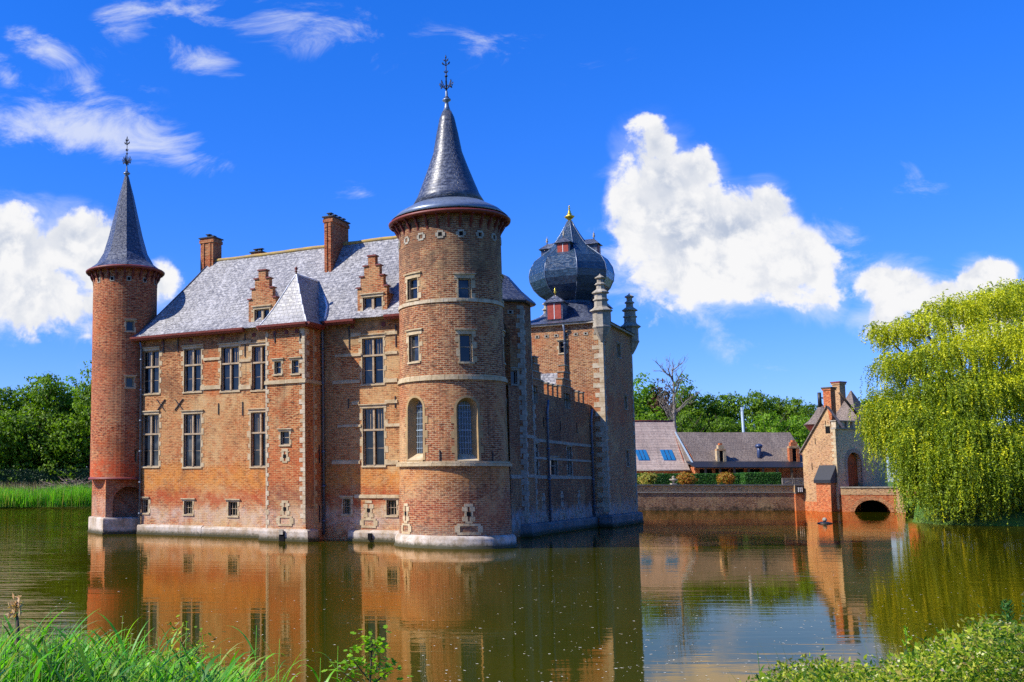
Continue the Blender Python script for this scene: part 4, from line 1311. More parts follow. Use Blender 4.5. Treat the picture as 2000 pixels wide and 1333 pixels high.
for k in range(len(rings) - 1):
    for i in range(N):
        j = (i + 1) % N
        a.idx((k * N + i, k * N + j, (k + 1) * N + j, (k + 1) * N + i)[::-1], 0, None, True)
g = a.build('ground', M['ground']); tag(g, 'grassy banks and land around the moat', kind='structure')
a = MB()
a.face([(-160, -5, 0), (160, -5, 0), (160, 190, 0), (-160, 190, 0)])
w = a.build('water', M['water']); tag(w, 'olive green moat water mirroring the castle', kind='structure')
# the ground ring folds under the water; a bed closes the hole
a = MB(); a.face([(-160, -5, -1.5), (160, -5, -1.5), (160, 190, -1.5), (-160, 190, -1.5)])
tag(a.build('water_bed', M['ground']), 'muddy bottom of the moat', kind='structure')


def ray_ground(px, py, z): 
    d = ray(px, py); t = (z - EYE) / d.z
    return EYEV + d * t


# floating seeds on the water
a = MB(); r_ = random.Random(5)
for _ in range(1500):
    px, py = r_.uniform(-50, 2050), 1075 + 290 * r_.random() ** .8
    p = ray_ground(px, py, .006)
    if px < 1000 and r_.random() < .35: continue
    if loc3(p).y > -4.5 and -24 < loc3(p).x < 4: continue
    s = r_.uniform(.006, .017) * (1 + p.y / 45); an = r_.uniform(0, PI); el = r_.uniform(.6, 1.9)
    c_, s_ = math.cos(an) * s * el, math.sin(an) * s * el
    a.face([(p.x + c_, p.y + s_, .005), (p.x - s_ * .6, p.y + c_ * .6, .007), (p.x - c_, p.y - s_, .005), (p.x + s_ * .6, p.y - c_ * .6, .007)])
tag(a.build('floating_seeds', M['petal']), 'pale willow seeds drifting on the water', kind='stuff')

# ================================================================== FOLIAGE
def leafquad(a, p, n, s, asp=.6, m=0, r=rnd):
    n = n.normalized(); h = Vector((r.uniform(-1, 1), r.uniform(-1, 1), r.uniform(-1, 1)))
    x = n.cross(h)
    if x.length < 1e-4: return
    x.normalize(); y = n.cross(x); x = x * s; y = y * s * asp
    a.face([p + x, p + y * 1.0, p - x * .9, p - y], m)


def crown(blobs, n, size, r, up=.35, hollow=.55):
    """leaf cloud: blobs = (centre, (rx, ry, rz)); leaves gather in sprays near the blob shells"""
    a = MB(); vol = [b[1][0] * b[1][1] + b[1][0] * b[1][2] for b in blobs]; T = sum(vol)
    for (c, rad), v in zip(blobs, vol):
        c = Vector(c); k = int(n * v / T / 9)
        for _ in range(k):
            d = Vector((r.gauss(0, 1), r.gauss(0, 1), r.gauss(0, 1) + .25)).normalized()
            f = hollow + (1.04 - hollow) * r.random() ** .45
            f *= 1 + .22 * mnoise.noise(d * 2.3 + c * .7)
            sp = c + Vector((d.x * rad[0], d.y * rad[1], d.z * rad[2])) * f
            for _ in range(9):
                o = Vector((r.gauss(0, 1), r.gauss(0, 1), r.gauss(0, .55))) * size * 1.15
                nn = d * .8 + Vector((0, 0, up)) + Vector((r.gauss(0, .5), r.gauss(0, .5), r.gauss(0, .5)))
                leafquad(a, sp + o, nn, size * r.uniform(.6, 1.15), .62, 0, r)
    return a


def limbs(a, base, top, r0, r, n=7, spread=3., m=0):
    base, top = Vector(base), Vector(top); pts = [base]
    for i in range(1, 6):
        t = i / 5; pts.append(base.lerp(top, t) + Vector((r.gauss(0, .12), r.gauss(0, .12), 0)) * (t * 2))
    a.tube(pts, [r0 * (1 - .75 * i / 5) * (1.35 if i == 0 else 1) for i in range(6)], 8)
    for k in range(n):
        t = r.uniform(.3, .95); p = base.lerp(top, t); an = r.uniform(0, 2 * PI); L = spread * r.uniform(.5, 1.1) * (1.2 - t * .5)
        d = Vector((math.cos(an), math.sin(an), r.uniform(.35, 1.1)))
        q = [p + d * L * s + Vector((0, 0, .12 * L * s * s)) for s in (0, .35, .7, 1)]
        a.tube(q, [r0 * .4 * (1.1 - t), r0 * .28 * (1.1 - t), r0 * .16, r0 * .06], 5)


def tree_mesh(seed, H, Rw, n, size, leaf, nb=9, name='tree', trunk_h=.25):
    r = random.Random(seed); bl = []
    for i in range(nb):
        an = r.uniform(0, 2 * PI); q = r.random() ** .6 * Rw * .62; z = H * r.uniform(trunk_h + .12, .86)
        sh = math.sin(PI * min(1, max(.15, (z / H - trunk_h) / (1.02 - trunk_h)))) ** .5
        rad = Rw * r.uniform(.34, .5)
        bl.append(((q * math.cos(an) * sh, q * math.sin(an) * sh, z), (rad, rad, rad * .8)))
    bl.append(((0, 0, H * .84), (Rw * .42, Rw * .42, H * .16)))
    bl.append(((0, 0, H * .55), (Rw * .66, Rw * .66, H * .3)))
    return crown(bl, n, size, r), limbs_mesh(r, H, Rw)


def limbs_mesh(r, H, Rw):
    a = MB(); limbs(a, (0, 0, -.3), (0, 0, H * .8), H * .028, r, 9, Rw * .8); return a


PROTO = {}


def tree(kind, px, Y, top_py, width_px, label, group, leaf='leafA', zb=2.2, rz=None):
    """a crown + trunk standing at depth Y so that it rises to top_py"""
    p = at(px, 930, Y); top = at(px, top_py, Y).z
    H = (top - zb) * 1.06; Rw = width_px * .66 * Y / F
    key = (kind, leaf)
    root = thing('tree', label, 'tree', (p.x, Y, zb), rz if rz is not None else rnd.uniform(0, 6.28), group)
    if key not in PROTO:
        seed, h0, r0, n, s, nb = {'round': (11, 14, 5.5, 11000, .24, 18), 'tall': (23, 16, 4.5, 11000, .24, 18), 'loose': (37, 14, 5, 6500, .24, 12), 'bush': (41, 9, 5.5, 9000, .22, 16)}[kind]
        cr, tr = tree_mesh(seed, h0, r0, n, s, leaf, nb, trunk_h=.0 if kind == 'bush' else .08)
        c = cr.build('crown', M[leaf], root); t = tr.build('trunk', M['bark'], root)
        PROTO[key] = (c.data, t.data, h0, r0)
    else:
        for nm, me in (('crown', PROTO[key][0]), ('trunk', PROTO[key][1])):
            o = bpy.data.objects.new(nm, me); COL.objects.link(o); o.parent = root
    _, _, h0, r0 = PROTO[key]
    root.scale = (Rw / r0, Rw / r0, H / h0)
    return root


GL, GR = 'trees on the far left bank', 'trees behind the stable yard'
tree('round', 18, 150, 766, 130, 'broad dark green tree at the left edge of the picture beyond the dry brushwood', GL, 'leafD')
tree('round', 88, 147, 741, 110, 'tallest round leafy tree on the left bank beyond the green reeds', GL, 'leafA')
tree('tall', 136, 150, 748, 90, 'leafy tree just left of the slender red tower with a lighter crown', GL, 'leafB')
tree('loose', 176, 143, 716, 80, 'loose tree half hidden behind the slender red tower', GL, 'leafA')
tree('bush', 55, 145, 808, 150, 'low dark bushy tree under the taller crowns on the left bank', GL, 'leafD')
tree('bush', 130, 144, 815, 140, 'low bushy tree right of the other low one beside the slender red tower', GL, 'leafA')
tree('bush', -10, 143, 805, 110, 'low bushy tree cut by the left edge of the picture', GL, 'leafA')
tree('bush', 215, 146, 800, 120, 'low dense tree filling the gap behind the foot of the slender red tower', GL, 'leafD')
# right hand wood
tree('tall', 1262, 172, 742, 86, 'light green tree rising beside the square tower above the tan barn roof', GR, 'leafB')
tree('tall', 1232, 168, 770, 80, 'tree partly hidden by the right edge of the square tower', GR, 'leafA')
tree('loose', 1298, 170, 752, 70, 'copper brown tree between two green crowns behind the tan barn', GR, 'leafR')
tree('tall', 1342, 178, 744, 68, 'tall green tree just right of the bare dead tree', GR, 'leafA')
tree('round', 1388, 180, 779, 76, 'round green tree above the left end of the long stable roof', GR, 'leafD')
tree('round', 1436, 182, 777, 74, 'round green tree directly left of the grey pole', GR, 'leafA')
tree('round', 1480, 180, 773, 62, 'bright green tree directly right of the grey pole', GR, 'leafA')
tree('round', 1515, 184, 783, 66, 'round tree above the dark roof cowl of the stable', GR, 'leafD')
tree('round', 1553, 182, 786, 66, 'rounded tree above the right stable dormer', GR, 'leafA')
tree('round', 1592, 178, 797, 60, 'dark rounded tree just left of the gatehouse turret', GR, 'leafD')
tree('bush', 1508, 160, 812, 86, 'low pale green bushy tree showing over the middle of the stable roof', GR, 'leafB')
tree('bush', 1562, 160, 816, 74, 'low pale green bushy tree left of the gatehouse turret roof', GR, 'leafB')
tree('bush', 1410, 162, 818, 110, 'low dark tree showing over the left half of the stable roof', GR, 'leafD')
tree('bush', 1275, 160, 810, 110, 'low green tree directly over the ridge of the tan barn', GR, 'leafA')
tree('bush', 1345, 162, 815, 80, 'low tree in the gap between the tan barn and the stable roof', GR, 'leafD')
tree('round', 1694, 170, 788, 70, 'green tree showing between the gatehouse chimney and the willow', GR, 'leafA')
# dead tree
dt = thing('dead_tree', 'bare pale grey dead tree standing among green crowns behind the barns', 'tree', at(1326, 930, 150).xy.to_3d() + Vector((0, 0, 2.2)))
a = MB(); r = random.Random(4); H = at(1322, 722, 150).z - 2.2


def branch(a, p, d, L, rad, depth, r):
    pts = [p]; q = p.copy(); dd = d.copy()
    for i in range(4):
        dd = (dd + Vector((r.gauss(0, .16), r.gauss(0, .16), r.gauss(.05, .1)))).normalized(); q = q + dd * L / 4; pts.append(q.copy())
    a.tube(pts, [rad * (1 - .17 * i) for i in range(5)], 5)
    if depth > 0:
        for k in range(4 if depth > 1 else 3):
            i = r.choice((1, 2, 3, 4)); an = r.uniform(0, 2 * PI)
            nd = (dd + Vector((math.cos(an), math.sin(an), r.uniform(-.1, .6))) * .75).normalized()
            branch(a, pts[i], nd, L * r.uniform(.45, .7), rad * .5, depth - 1, r)


trunk = [Vector((0, 0, 0)), Vector((-.1, 0, H * .3)), Vector((-.35, 0, H * .6)), Vector((-.2, 0, H * .85)), Vector((-.4, 0, H))]
a.tube(trunk, [.36, .29, .21, .12, .05], 7)
for k in range(16):
    t = r.uniform(.35, .98); i = min(3, int(t * 4)); p = trunk[i].lerp(trunk[i + 1], t * 4 - i); an = r.uniform(0, 2 * PI)
    branch(a, p, Vector((math.cos(an) * .7, math.sin(an) * .5, r.uniform(.6, 1.5))).normalized(), H * .19 * (1.25 - t * .6), .10, 2, r)
a.build('trunk', M['barkgrey'], dt)

# ---------------------------------------------------------------- weeping willow
WY = 88.0
wr = random.Random(19)
wc = at(1875, 930, WY)
wl = thing('willow_tree', 'huge yellow-green weeping willow overhanging the water', 'tree', (wc.x, WY, 1.0))
k_ = WY / F
lobes = []                                          # px, py of lobe top, depth offset, px radius, hang in px


def lobe(px, py, dy, rp, hang, dens=1.):
    p = at(px, py, WY + dy)
    lobes.append((Vector((p.x - wc.x, dy, p.z - 1.0)), rp * (WY + dy) / F, hang * (WY + dy) / F, dens))


for q in [(1965, 562, 1, 62, 70), (2030, 552, 2, 70, 90), (1905, 580, 0, 55, 70), (1850, 598, 0, 52, 70), (1795, 626, -1, 46, 60), (1752, 642, 0, 34, 50), (1722, 645, 0, 18, 46),
          (1935, 640, -4, 62, 90), (2010, 650, -5, 66, 110), (1865, 665, -4, 55, 100), (1805, 690, -4, 50, 90), (1760, 700, -3, 36, 80), (1738, 705, -1, 20, 60),
          (1900, 735, -6, 60, 130, .6), (1970, 745, -6, 62, 150, .6), (1830, 740, -6, 52, 130, .6), (1780, 750, -3, 34, 110), (2040, 730, -5, 60, 150),
          (1742, 782, -2, 30, 140, 1.3), (1730, 796, -1, 18, 110, 1.3), (1718, 806, -1, 14, 75, 1.5), (1708, 835, 0, 8, 45, 1.6), (1728, 770, 1, 16, 80, 1.2), (1768, 790, -4, 34, 180, 1.2), (1806, 800, -6, 40, 190, 1.2), (1748, 800, 3, 30, 140),
          (1788, 850, -7, 30, 140), (1845, 812, -7, 46, 200), (1900, 830, -8, 55, 190), (1960, 850, -8, 58, 175), (2020, 830, -8, 58, 190),
          (1875, 880, -9, 46, 140), (1925, 905, -9, 48, 118), (1985, 910, -9, 52, 112), (1830, 870, -8, 40, 155), (1800, 900, -7, 28, 115), (2045, 900, -9, 40, 120), (1768, 835, 0, 20, 150), (1792, 905, -5, 22, 100), (1850, 935, -9, 34, 85),
          (1860, 770, 4, 60, 100), (1960, 720, 5, 70, 100), (1900, 880, 3, 70, 120),
          (2100, 590, 2, 60, 110), (2120, 690, 0, 56, 150), (2110, 790, -2, 56, 180), (2100, 880, -4, 50, 130), (2060, 700, 6, 70, 150)]:
    lobe(*q)
a = MB()


def strand(p, d, L, r, m=0):
    q = p.copy(); v = d * .5; step = .155; n = max(4, int(L / step)); sway = r.uniform(0, 6.28)
    for i in range(n):
        v = v * .80 + Vector((0, 0, -.23 * min(1, .25 + i / 6))) + Vector((r.gauss(0, .045), r.gauss(0, .045), r.gauss(0, .02)))
        q = q + v.normalized() * step
        if q.z < -.75: break
        for _ in range(2):
            dirn = (v.normalized() * .7 + Vector((r.gauss(0, .6), r.gauss(0, .6), r.gauss(-.15, .3)))).normalized()
            x = dirn * r.uniform(.13, .24); h = Vector((r.gauss(0, 1), r.gauss(0, 1), r.gauss(0, .4)))
            y = dirn.cross(h)
            if y.length < 1e-3: continue
            y = y.normalized() * r.uniform(.028, .05)
            a.face([q, q + x * .5 + y, q + x, q + x * .5 - y], m)


for c, rad, hang, dens in lobes:
    ns = int((10 + 7 * rad * rad) * dens); gm = max(.15, min(.95, 1.3 - c.z / 14 + wr.gauss(0, .2)))  # greener share grows lower down: sun and shade put into leaf colour
    for _ in range(min(ns, 105)):                    # tufts: close bunches of trailing twigs
        an = wr.uniform(0, 2 * PI); f = wr.random() ** .45
        d = Vector((math.cos(an), math.sin(an), 0)); h = math.sqrt(max(0, 1 - f * f))
        p = c + Vector((d.x * rad * f, d.y * rad * f, rad * .55 * (h - 1) + wr.gauss(0, .2)))
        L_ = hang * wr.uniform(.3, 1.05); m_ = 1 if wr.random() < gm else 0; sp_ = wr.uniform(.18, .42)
        for _ in range(wr.randint(7, 12)):
            o_ = Vector((wr.gauss(0, sp_), wr.gauss(0, sp_), wr.gauss(0, .16)))
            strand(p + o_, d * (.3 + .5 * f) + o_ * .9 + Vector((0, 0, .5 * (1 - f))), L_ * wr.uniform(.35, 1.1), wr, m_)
    # upright sprays on the lobe tops keep the outline ragged
    for _ in range(int(10 * rad)):
        an = wr.uniform(0, 2 * PI); f = wr.random() ** .5
        p = c + Vector((math.cos(an) * rad * f, math.sin(an) * rad * f, rad * .55 * (math.sqrt(1 - f * f) - 1)))
        q = p.copy(); d = Vector((math.cos(an) * .5, math.sin(an) * .5, 1)).normalized()
        for i in range(5):
            q = q + d * .13
            leafquad(a, q, Vector((wr.gauss(0, 1), wr.gauss(0, 1), 1)), .15, .4, 0, wr)
print('willow leaves', len(a.f))
a.build('crown', [M['willow'], M['willow_shaded']], wl)
a = MB()
limbs(a, (2.5, 1, -.6), (1.5, 0, 9.5), .75, wr, 3, 3)
for c, rad, hang, dens in lobes[:18]:
    s_ = Vector((2.2, .8, 3.5 + wr.uniform(0, 4))); m_ = s_.lerp(c, .5) + Vector((0, 0, 1.2))
    a.tube([s_, s_.lerp(m_, .6) + Vector((0, 0, .5)), m_, m_.lerp(c, .6), c + Vector((0, 0, -.2))], [.3, .22, .15, .09, .035], 6)
a.build('trunk', M['bark'], wl)

# ---------------------------------------------------------------- clumps and hedges
def hedge(name, label, cat, px0, px1, py_top, Y, depth, zb, mat='hedge', n=9000, s=.085, sk=0.):
    p0, p1 = at(px0, 930, Y), at(px1, 930, Y + sk); zt = at((px0 + px1) / 2, py_top, Y).z
    o = thing(name, label, cat, (p0.x, Y, zb))
    L = p1.x - p0.x; h = zt - zb; a = MB(); r = random.Random(int(px0))
    a.hexa([(.06, .06, 0), (L - .06, .06 + sk, 0), (L - .06, depth - .06 + sk, 0), (.06, depth - .06, 0), (.06, .06, h - .06), (L - .06, .06 + sk, h - .06), (L - .06, depth - .06 + sk, h - .06), (.06, depth - .06, h - .06)])
    for _ in range(n):
        f = r.random(); u = r.uniform(0, L); y = r.uniform(0, depth); z = r.uniform(0, h)
        if f < .52: p, nn = Vector((u, 0, z)), Vector((0, -1, .35))
        elif f < .85: p, nn = Vector((u, y, h)), Vector((0, -.1, 1))
        elif f < .92: p, nn = Vector((0, y, z)), Vector((-1, 0, .3))
        else: p, nn = Vector((L, y, z)), Vector((1, 0, .3))
        p.y += sk * p.x / max(L, .1)
        leafquad(a, p + Vector((r.gauss(0, .03), r.gauss(0, .03), r.gauss(0, .04))), nn + Vector((r.gauss(0, .45), r.gauss(0, .45), r.gauss(0, .45))), s * r.uniform(.6, 1.3), .7, 0, r)
    a.build('clipped_foliage', M[mat], o)
    return o


def shrub(label, px, Y, py_top, wpx, zb, mat, cat='shrub', n=2600, s=.10, name='shrub', group=None):
    p = at(px, 930, Y); zt = at(px, py_top, Y).z; h = zt - zb; rw = wpx / 2 * Y / F; r = random.Random(int(px * 3))
    o = thing(name, label, cat, (p.x, Y, zb), 0, group)
    bl = [((0, 0, h * .5), (rw * .8, rw * .8, h * .5))] + [((r.uniform(-.45, .45) * rw, r.uniform(-.4, .2) * rw, h * r.uniform(.4, .75)), (rw * .5, rw * .5, h * .28)) for _ in range(5)]
    crown(bl, n, s, r, .4, .6).build('foliage', M[mat], o)
    a = MB()
    for k in range(5):
        an = k * 1.3; a.tube([(0, 0, -.1), (math.cos(an) * rw * .25, math.sin(an) * rw * .25, h * .35), (math.cos(an) * rw * .5, math.sin(an) * rw * .5, h * .7)], [.04, .03, .015], 5)
    a.build('stem', M['bark'], o)
    return o


RY = 119.0                                          # depth of the retaining wall
ZG = at(1400, 948.5, RY).z - .05                    # yard level
hedge('hedge', 'long clipped dark green hedge behind the shrubs on the terrace', 'hedge', 1243, 1456, 926.5, RY + 4.5, 1.6, ZG)
hedge('hedge', 'shorter clipped hedge block standing nearer the wooden gate', 'hedge', 1454.5, 1526, 924.5, RY + 3.2, 2.4, ZG, n=5200)
hedge('hedge', 'low dark clipped hedge under the trees on the left bank', 'hedge', -30, 190, 917, 140, 1.6, 2.0, 'hedgedk', 6000, .12)
shrub('pale green and orange shrub at the foot of the square tower', 1263, RY + 2.6, 925, 40, ZG, 'leafP', group='shrubs along the terrace')
shrub('round orange-leaved shrub right of the little stone urn', 1341, RY + 2.6, 923, 38, ZG, 'leafO', group='shrubs along the terrace')
shrub('round orange-leaved shrub in front of the long hedge, farthest right', 1416, RY + 2.6, 924, 37, ZG, 'leafO', group='shrubs along the terrace')

# ================================================================== RETAINING WALL, YARD BUILDINGS
X = lambda px, Y: at(px, 930, Y).x
Zp = lambda px, py, Y: at(px, py, Y).z
rw0 = thing('retaining_wall', 'long low brick retaining wall along the far side of the moat', 'wall', (X(1300, RY), RY, 0))
bx_ = X(1300, RY)
a = MB(); xl, xr_ = X(1205, RY) - bx_, X(1550, RY) - bx_
ztop, zmid = Zp(1400, 949, RY), Zp(1400, 963, RY)
a.box(xl, xr_, 0, .8, -1, zmid)
a.build('wall', M['retain'], rw0)
a = MB(); a.box(xl, xr_, .06, .8, zmid + .10, ztop); a.build('parapet', M['gate'], rw0)
a = MB(); a.box(xl, xr_, -.10, .86, ztop, ztop + .13); a.build('coping', M['plinthdk'], rw0)
a = MB(); a.box(xl, xr_, -.08, .5, zmid, zmid + .10); a.build('string_course', M['weather'], rw0)
# brighter newer section and the projecting red foot
rw1 = thing('retaining_wall', 'short orange brick wall section with a barred opening beside the gatehouse', 'wall', (X(1550, RY), RY, 0))
b1 = X(1548, RY); a = MB(); x1 = X(1548, RY) - X(1550, RY) + .03
xe = X(1603, RY - .3) - X(1550, RY)
a.box(x1 + .02, xe, -.3, .8, -1, zmid - .1); a.build('wall', M['gatered'], rw1)
a = MB(); a.box(x1 + .02, xe, -.22, .8, zmid + .02, ztop); a.build('parapet', M['gate'], rw1)
a = MB(); a.box(x1 + .02, xe, -.36, .86, zmid - .1, zmid + .02); a.box(x1 + .02, xe, -.32, .86, ztop, ztop + .13); a.build('coping', M['plinthdk'], rw1)
a = MB(); gx = X(1556, RY) - X(1550, RY)
a.box(gx - .38, gx + .38, -.62, -.225, zmid - .02, zmid + .72, 0)
for i in range(3): a.box(gx - .24 + i * .2, gx - .16 + i * .2, -.66, -.62, zmid + .1, zmid + .6, 1)
a.build('barred_box', [M['iron'], M['white']], rw1)

# yard surface behind the wall
a = MB(); a.face([(X(1205, RY), RY + .5, ZG), (X(1640, RY), RY + .5, ZG), (X(1640, 190), 175, ZG + .02), (X(1200, 190), 175, ZG + .02)])
tag(a.build('yard', M['gravel']), 'gravel yard level behind the retaining wall', kind='structure')


def gable_house(o, L, D, ze, zr, wallm, roofm, z0=-.2, ov=.35, holes=(), gx0=0., gx1=0.):
    """L along x, D along y; ridge along x"""
    a = MB()
    WW = Plane((0, 0), (1, 0))
    panel(a, WW, 0, L, z0, ze, holes, .3, 0, 0, 1)
    a.face([(L, 0, z0), (L, D, z0), (L, D, ze), (L, D / 2, zr - .05), (L, 0, ze)]); a.face([(0, D, z0), (0, 0, z0), (0, 0, ze), (0, D / 2, zr - .05), (0, D, ze)])
    a.face([(L, D, z0), (0, D, z0), (0, D, ze), (L, D, ze)])
    a.build('wall', [wallm, M['dark']], o)
    b = MB(); n = 12
    for i in range(n):
        for (ya, za_, yb, zb) in ((-ov, ze - ov * .7, D * .12, ze + (zr - ze) * .2), (D * .12, ze + (zr - ze) * .2, D / 2, zr)):
            xa, xb = -ov + (L + 2 * ov) * i / n, -ov + (L + 2 * ov) * (i + 1) / n
            f = lambda x, z: z + .05 * mnoise.noise((x * .4, z, 1))
            b.face([(xa, ya, f(xa, za_)), (xb, ya, f(xb, za_)), (xb, yb, f(xb, zb)), (xa, yb, f(xa, zb))])
    b.face([(L + ov, D + ov, ze - ov), (-ov, D + ov, ze - ov), (-ov, D / 2, zr), (L + ov, D / 2, zr)])
    for x in (-ov, L + ov): b.face([(x, -ov, ze - ov * .7), (x, D * .12, ze + (zr - ze) * .2), (x, D / 2, zr), (x, D + ov, ze - ov)])
    return b.build('roof', roofm, o)


# tan barn
BY = 131.0; bzt = Zp(1290, 823, BY + 4); bze = Zp(1290, 916, BY)
bx0 = X(1206, BY); bL = X(1341, BY) - bx0
barn = thing('barn', 'barn with a pale tan tiled roof and two blue skylights', 'building', (bx0, BY, ZG))
rf = gable_house(barn, bL, 9, bze - ZG, bzt - ZG, M['gatered'], M['tile'])
a = MB()
for (pa, pb, pt, pb2, sh) in [(1249, 1270, 885, 909, 7), (1298, 1321, 887, 910, 7)]:
    # skylights lie in the roof plane
    def rp(px, f):                                  # f 0..1 up the slope
        y = .4 + f * 3.6; z = (bze - ZG) + (bzt - bze) * (.2 + .8 * max(0, (y - 9 * .12)) / (4.5 - 9 * .12)) if y > 1.08 else (bze - ZG) + (bzt - bze) * .2 * (y + .35) / 1.43
        return (X(px, BY + y) - bx0, y, z + .09)
    f0, f1 = .13, .40
    p = [rp(pa, f0), rp(pb, f0), rp(pb - sh, f1), rp(pa - sh, f1)]
    q = [(x, y, z - .12) for x, y, z in p]
    a.hexa(q + p)
    for t in (.33, .66):
        l0 = Vector(p[0]).lerp(Vector(p[1]), t); l1 = Vector(p[3]).lerp(Vector(p[2]), t)
        a.tube([l0, l1], .035, 4, 1)
sk_ = a.build('skylight', [M['bluepanel'], M['black']], barn)
a = MB(); a.tube([(-.3, 4.5, bzt - ZG + .05), (bL + .3, 4.5, bzt - ZG + .05)], .12, 6); a.build('ridge_tile', M['gutter'], barn)
a = MB(); a.tube([(-.3, -.42, bze - ZG - .22), (bL + .4, -.42, bze - ZG - .22)], .09, 6); a.build('gutter', M['weather'], barn)
# linking house
CY = 138.0
ch = thing('link_house', 'low purple-roofed link building between barn and stable', 'building', (X(1322, CY), CY, ZG))
cL = X(1376, CY) - X(1322, CY)
gable_house(ch, cL, 7, Zp(1345, 905, CY) - ZG - 1.2, Zp(1350, 856, CY + 3) - ZG, M['greybrick'], M['tiledk'], holes=[(.9, 1.5, 1.5, 2.6)])
# stable
SYd = 130.0; sx0 = X(1358, SYd); sL = X(1578, SYd) - sx0
szr = Zp(1470, 845, SYd + 4.5); sze = Zp(1450, 903, SYd)
st = thing('stable', 'long low stable with a dark brown tiled roof and open front', 'building', (sx0, SYd, ZG))
gable_house(st, sL, 9, sze - ZG, szr - ZG, M['gatered'], M['tiledk'], holes=[(sL * f, sL * (f + .12), .1, 2.0) for f in (.04, .18, .32, .46)])
a = MB(); a.hexa([(-1, -2.6, sze - ZG - .75), (sL * .93, -2.6, sze - ZG - .75), (sL * .93, .1, sze - ZG - .05), (-1, .1, sze - ZG - .05), (-1, -2.6, sze - ZG - .63), (sL * .93, -2.6, sze - ZG - .63), (sL * .93, .1, sze - ZG + .1), (-1, .1, sze - ZG + .1)])
a.build('lean_to_roof', M['black'], st)
for i in range(8):
    a = MB(); x = sL * (.02 + .125 * i); a.box(x - .1, x + .1, -2.5, -2.3, -.1, sze - ZG - .76); a.build('post', M['bark'], st)
a = MB(); a.hexa([(-.50, -.5, sze - ZG - .3), (-.36, -.5, sze - ZG - .3), (-.36, 4.5, szr - ZG - .05), (-.50, 4.5, szr - ZG - .05), (-.50, -.5, sze - ZG - .1), (-.36, -.5, sze - ZG - .1), (-.36, 4.5, szr - ZG + .1), (-.50, 4.5, szr - ZG + .1)])
a.build('verge_board', M['polegrey'], st)


def sdormer(pa, pb, pt, pb2, cap):
    x0, x1 = X(pa, SYd) - sx0, X(pb, SYd) - sx0; z1 = Zp((pa + pb) / 2, pt, SYd) - ZG; z0 = Zp((pa + pb) / 2, pb2, SYd) - ZG; xc = (x0 + x1) / 2; w = (x1 - x0) / 2
    a = MB(); h = z1 - z0
    a.box(xc - w, xc - w * .42, -.02, .5, z0, z0 + h * .62); a.box(xc + w * .42, xc + w, -.02, .5, z0, z0 + h * .62); a.box(xc - w, xc + w, -.03, .5, z0 + h * .62, z0 + h * .72, 1)
    a.box(xc - w * .62, xc + w * .62, -.02, .5, z0 + h * .72, z0 + h * .9); a.box(xc - w * .28, xc + w * .28, -.02, .5, z0 + h * .9, z1, 2)
    a.box(xc - w * .42, xc + w * .42, .2, .4, z0, z0 + h * .62, 3)
    a.box(xc - w * .85, xc + w * .85, .5, 2.6, z0, z0 + h * .66, 4)
    a.build('dormer', [M['stone'] if cap else M['gatered'], M['gate'], M['gatered'], M['dark'], M['tiledk']], st)


sdormer(1402, 1420, 866, 905, True); sdormer(1544, 1564, 860, 902, False)
a = MB(); vx = X(1494, SYd) - sx0; vz0 = Zp(1494, 893, SYd + 1) - ZG; vz1 = Zp(1494, 867, SYd + 1) - ZG
a.tube([(vx - .2, .8, vz0 - .2), (vx, 1.2, vz1 - .9), (vx, 1.2, vz1 - .35)], .26, 8); a.ball((vx, 1.2, vz1 - .3), .45, 0, 10, 1, .7); a.build('roof_cowl', M['vent'], st)
# pole, urn, gate
pY = 150.0; po = thing('pole', 'plain tall grey pole rising behind the stable roof', 'pole', (X(1459, pY), pY, ZG))
a = MB(); a.tube([(0, 0, 0), (-.28, 0, Zp(1456, 797, pY) - ZG)], [.22, .18], 8); a.build('shaft', M['polegrey'], po)
a = MB(); a.ball((-.28, 0, Zp(1456, 797, pY) - ZG), .22, 0, 8, 1, .5); a.build('cap', M['polegrey'], po)
uY = RY + 1.2; ur = thing('garden_urn', 'small weathered stone urn on a pedestal between the orange shrubs', 'urn', (X(1315, uY), uY, ZG))
a = MB(); a.box(-.3, .3, -.3, .3, 0, .28); a.build('pedestal', M['weather'], ur)
a = MB(); a.lathe([(.12, .28), (.1, .42), (.2, .52), (.42, .62), (.46, .74), (.3, .78), (.1, .8), (.16, .92), (.2, .98), (.06, 1.08), (.01, 1.14)], 12); a.build('bowl', M['weather'], ur)
gY = RY + 1.5; gt = thing('wooden_gate', 'pair of weathered grey wooden yard gates with cross braces', 'gate', (X(1526, gY), gY, ZG))
gw = X(1572, gY) - X(1526, gY); gh = Zp(1550, 933, gY) - ZG
for i in range(2):
    a = MB(); x0, x1 = gw * i / 2 + .04, gw * (i + 1) / 2 - .04
    a.box(x0, x1, 0, .04, .08, gh - .06)
    for (p, q) in (((x0, .1), (x1, gh - .1)), ):
        s_ = 1 if i == 0 else -1
        a.hexa([(x0, -.06, .1 if s_ > 0 else gh - .25), (x0 + .01, -.06, .25 if s_ > 0 else gh - .1), (x0 + .01, -.005, .25 if s_ > 0 else gh - .1), (x0, -.005, .1 if s_ > 0 else gh - .25),
                (x1, -.06, gh - .25 if s_ > 0 else .1), (x1 + .01, -.06, gh - .1 if s_ > 0 else .25), (x1 + .01, -.005, gh - .1 if s_ > 0 else .25), (x1, -.005, gh - .25 if s_ > 0 else .1)], 1)
    a.box(x0, x1, -.07, 0, gh - .2, gh - .05, 1); a.box(x0, x1, -.07, 0, .08, .2, 1); a.box(x0, x0 + .12, -.075, 0, .2, gh - .2, 1); a.box(x1 - .12, x1, -.075, 0, .2, gh - .2, 1)
    a.build('leaf', [M['greywood'], M['barkgrey']], gt)

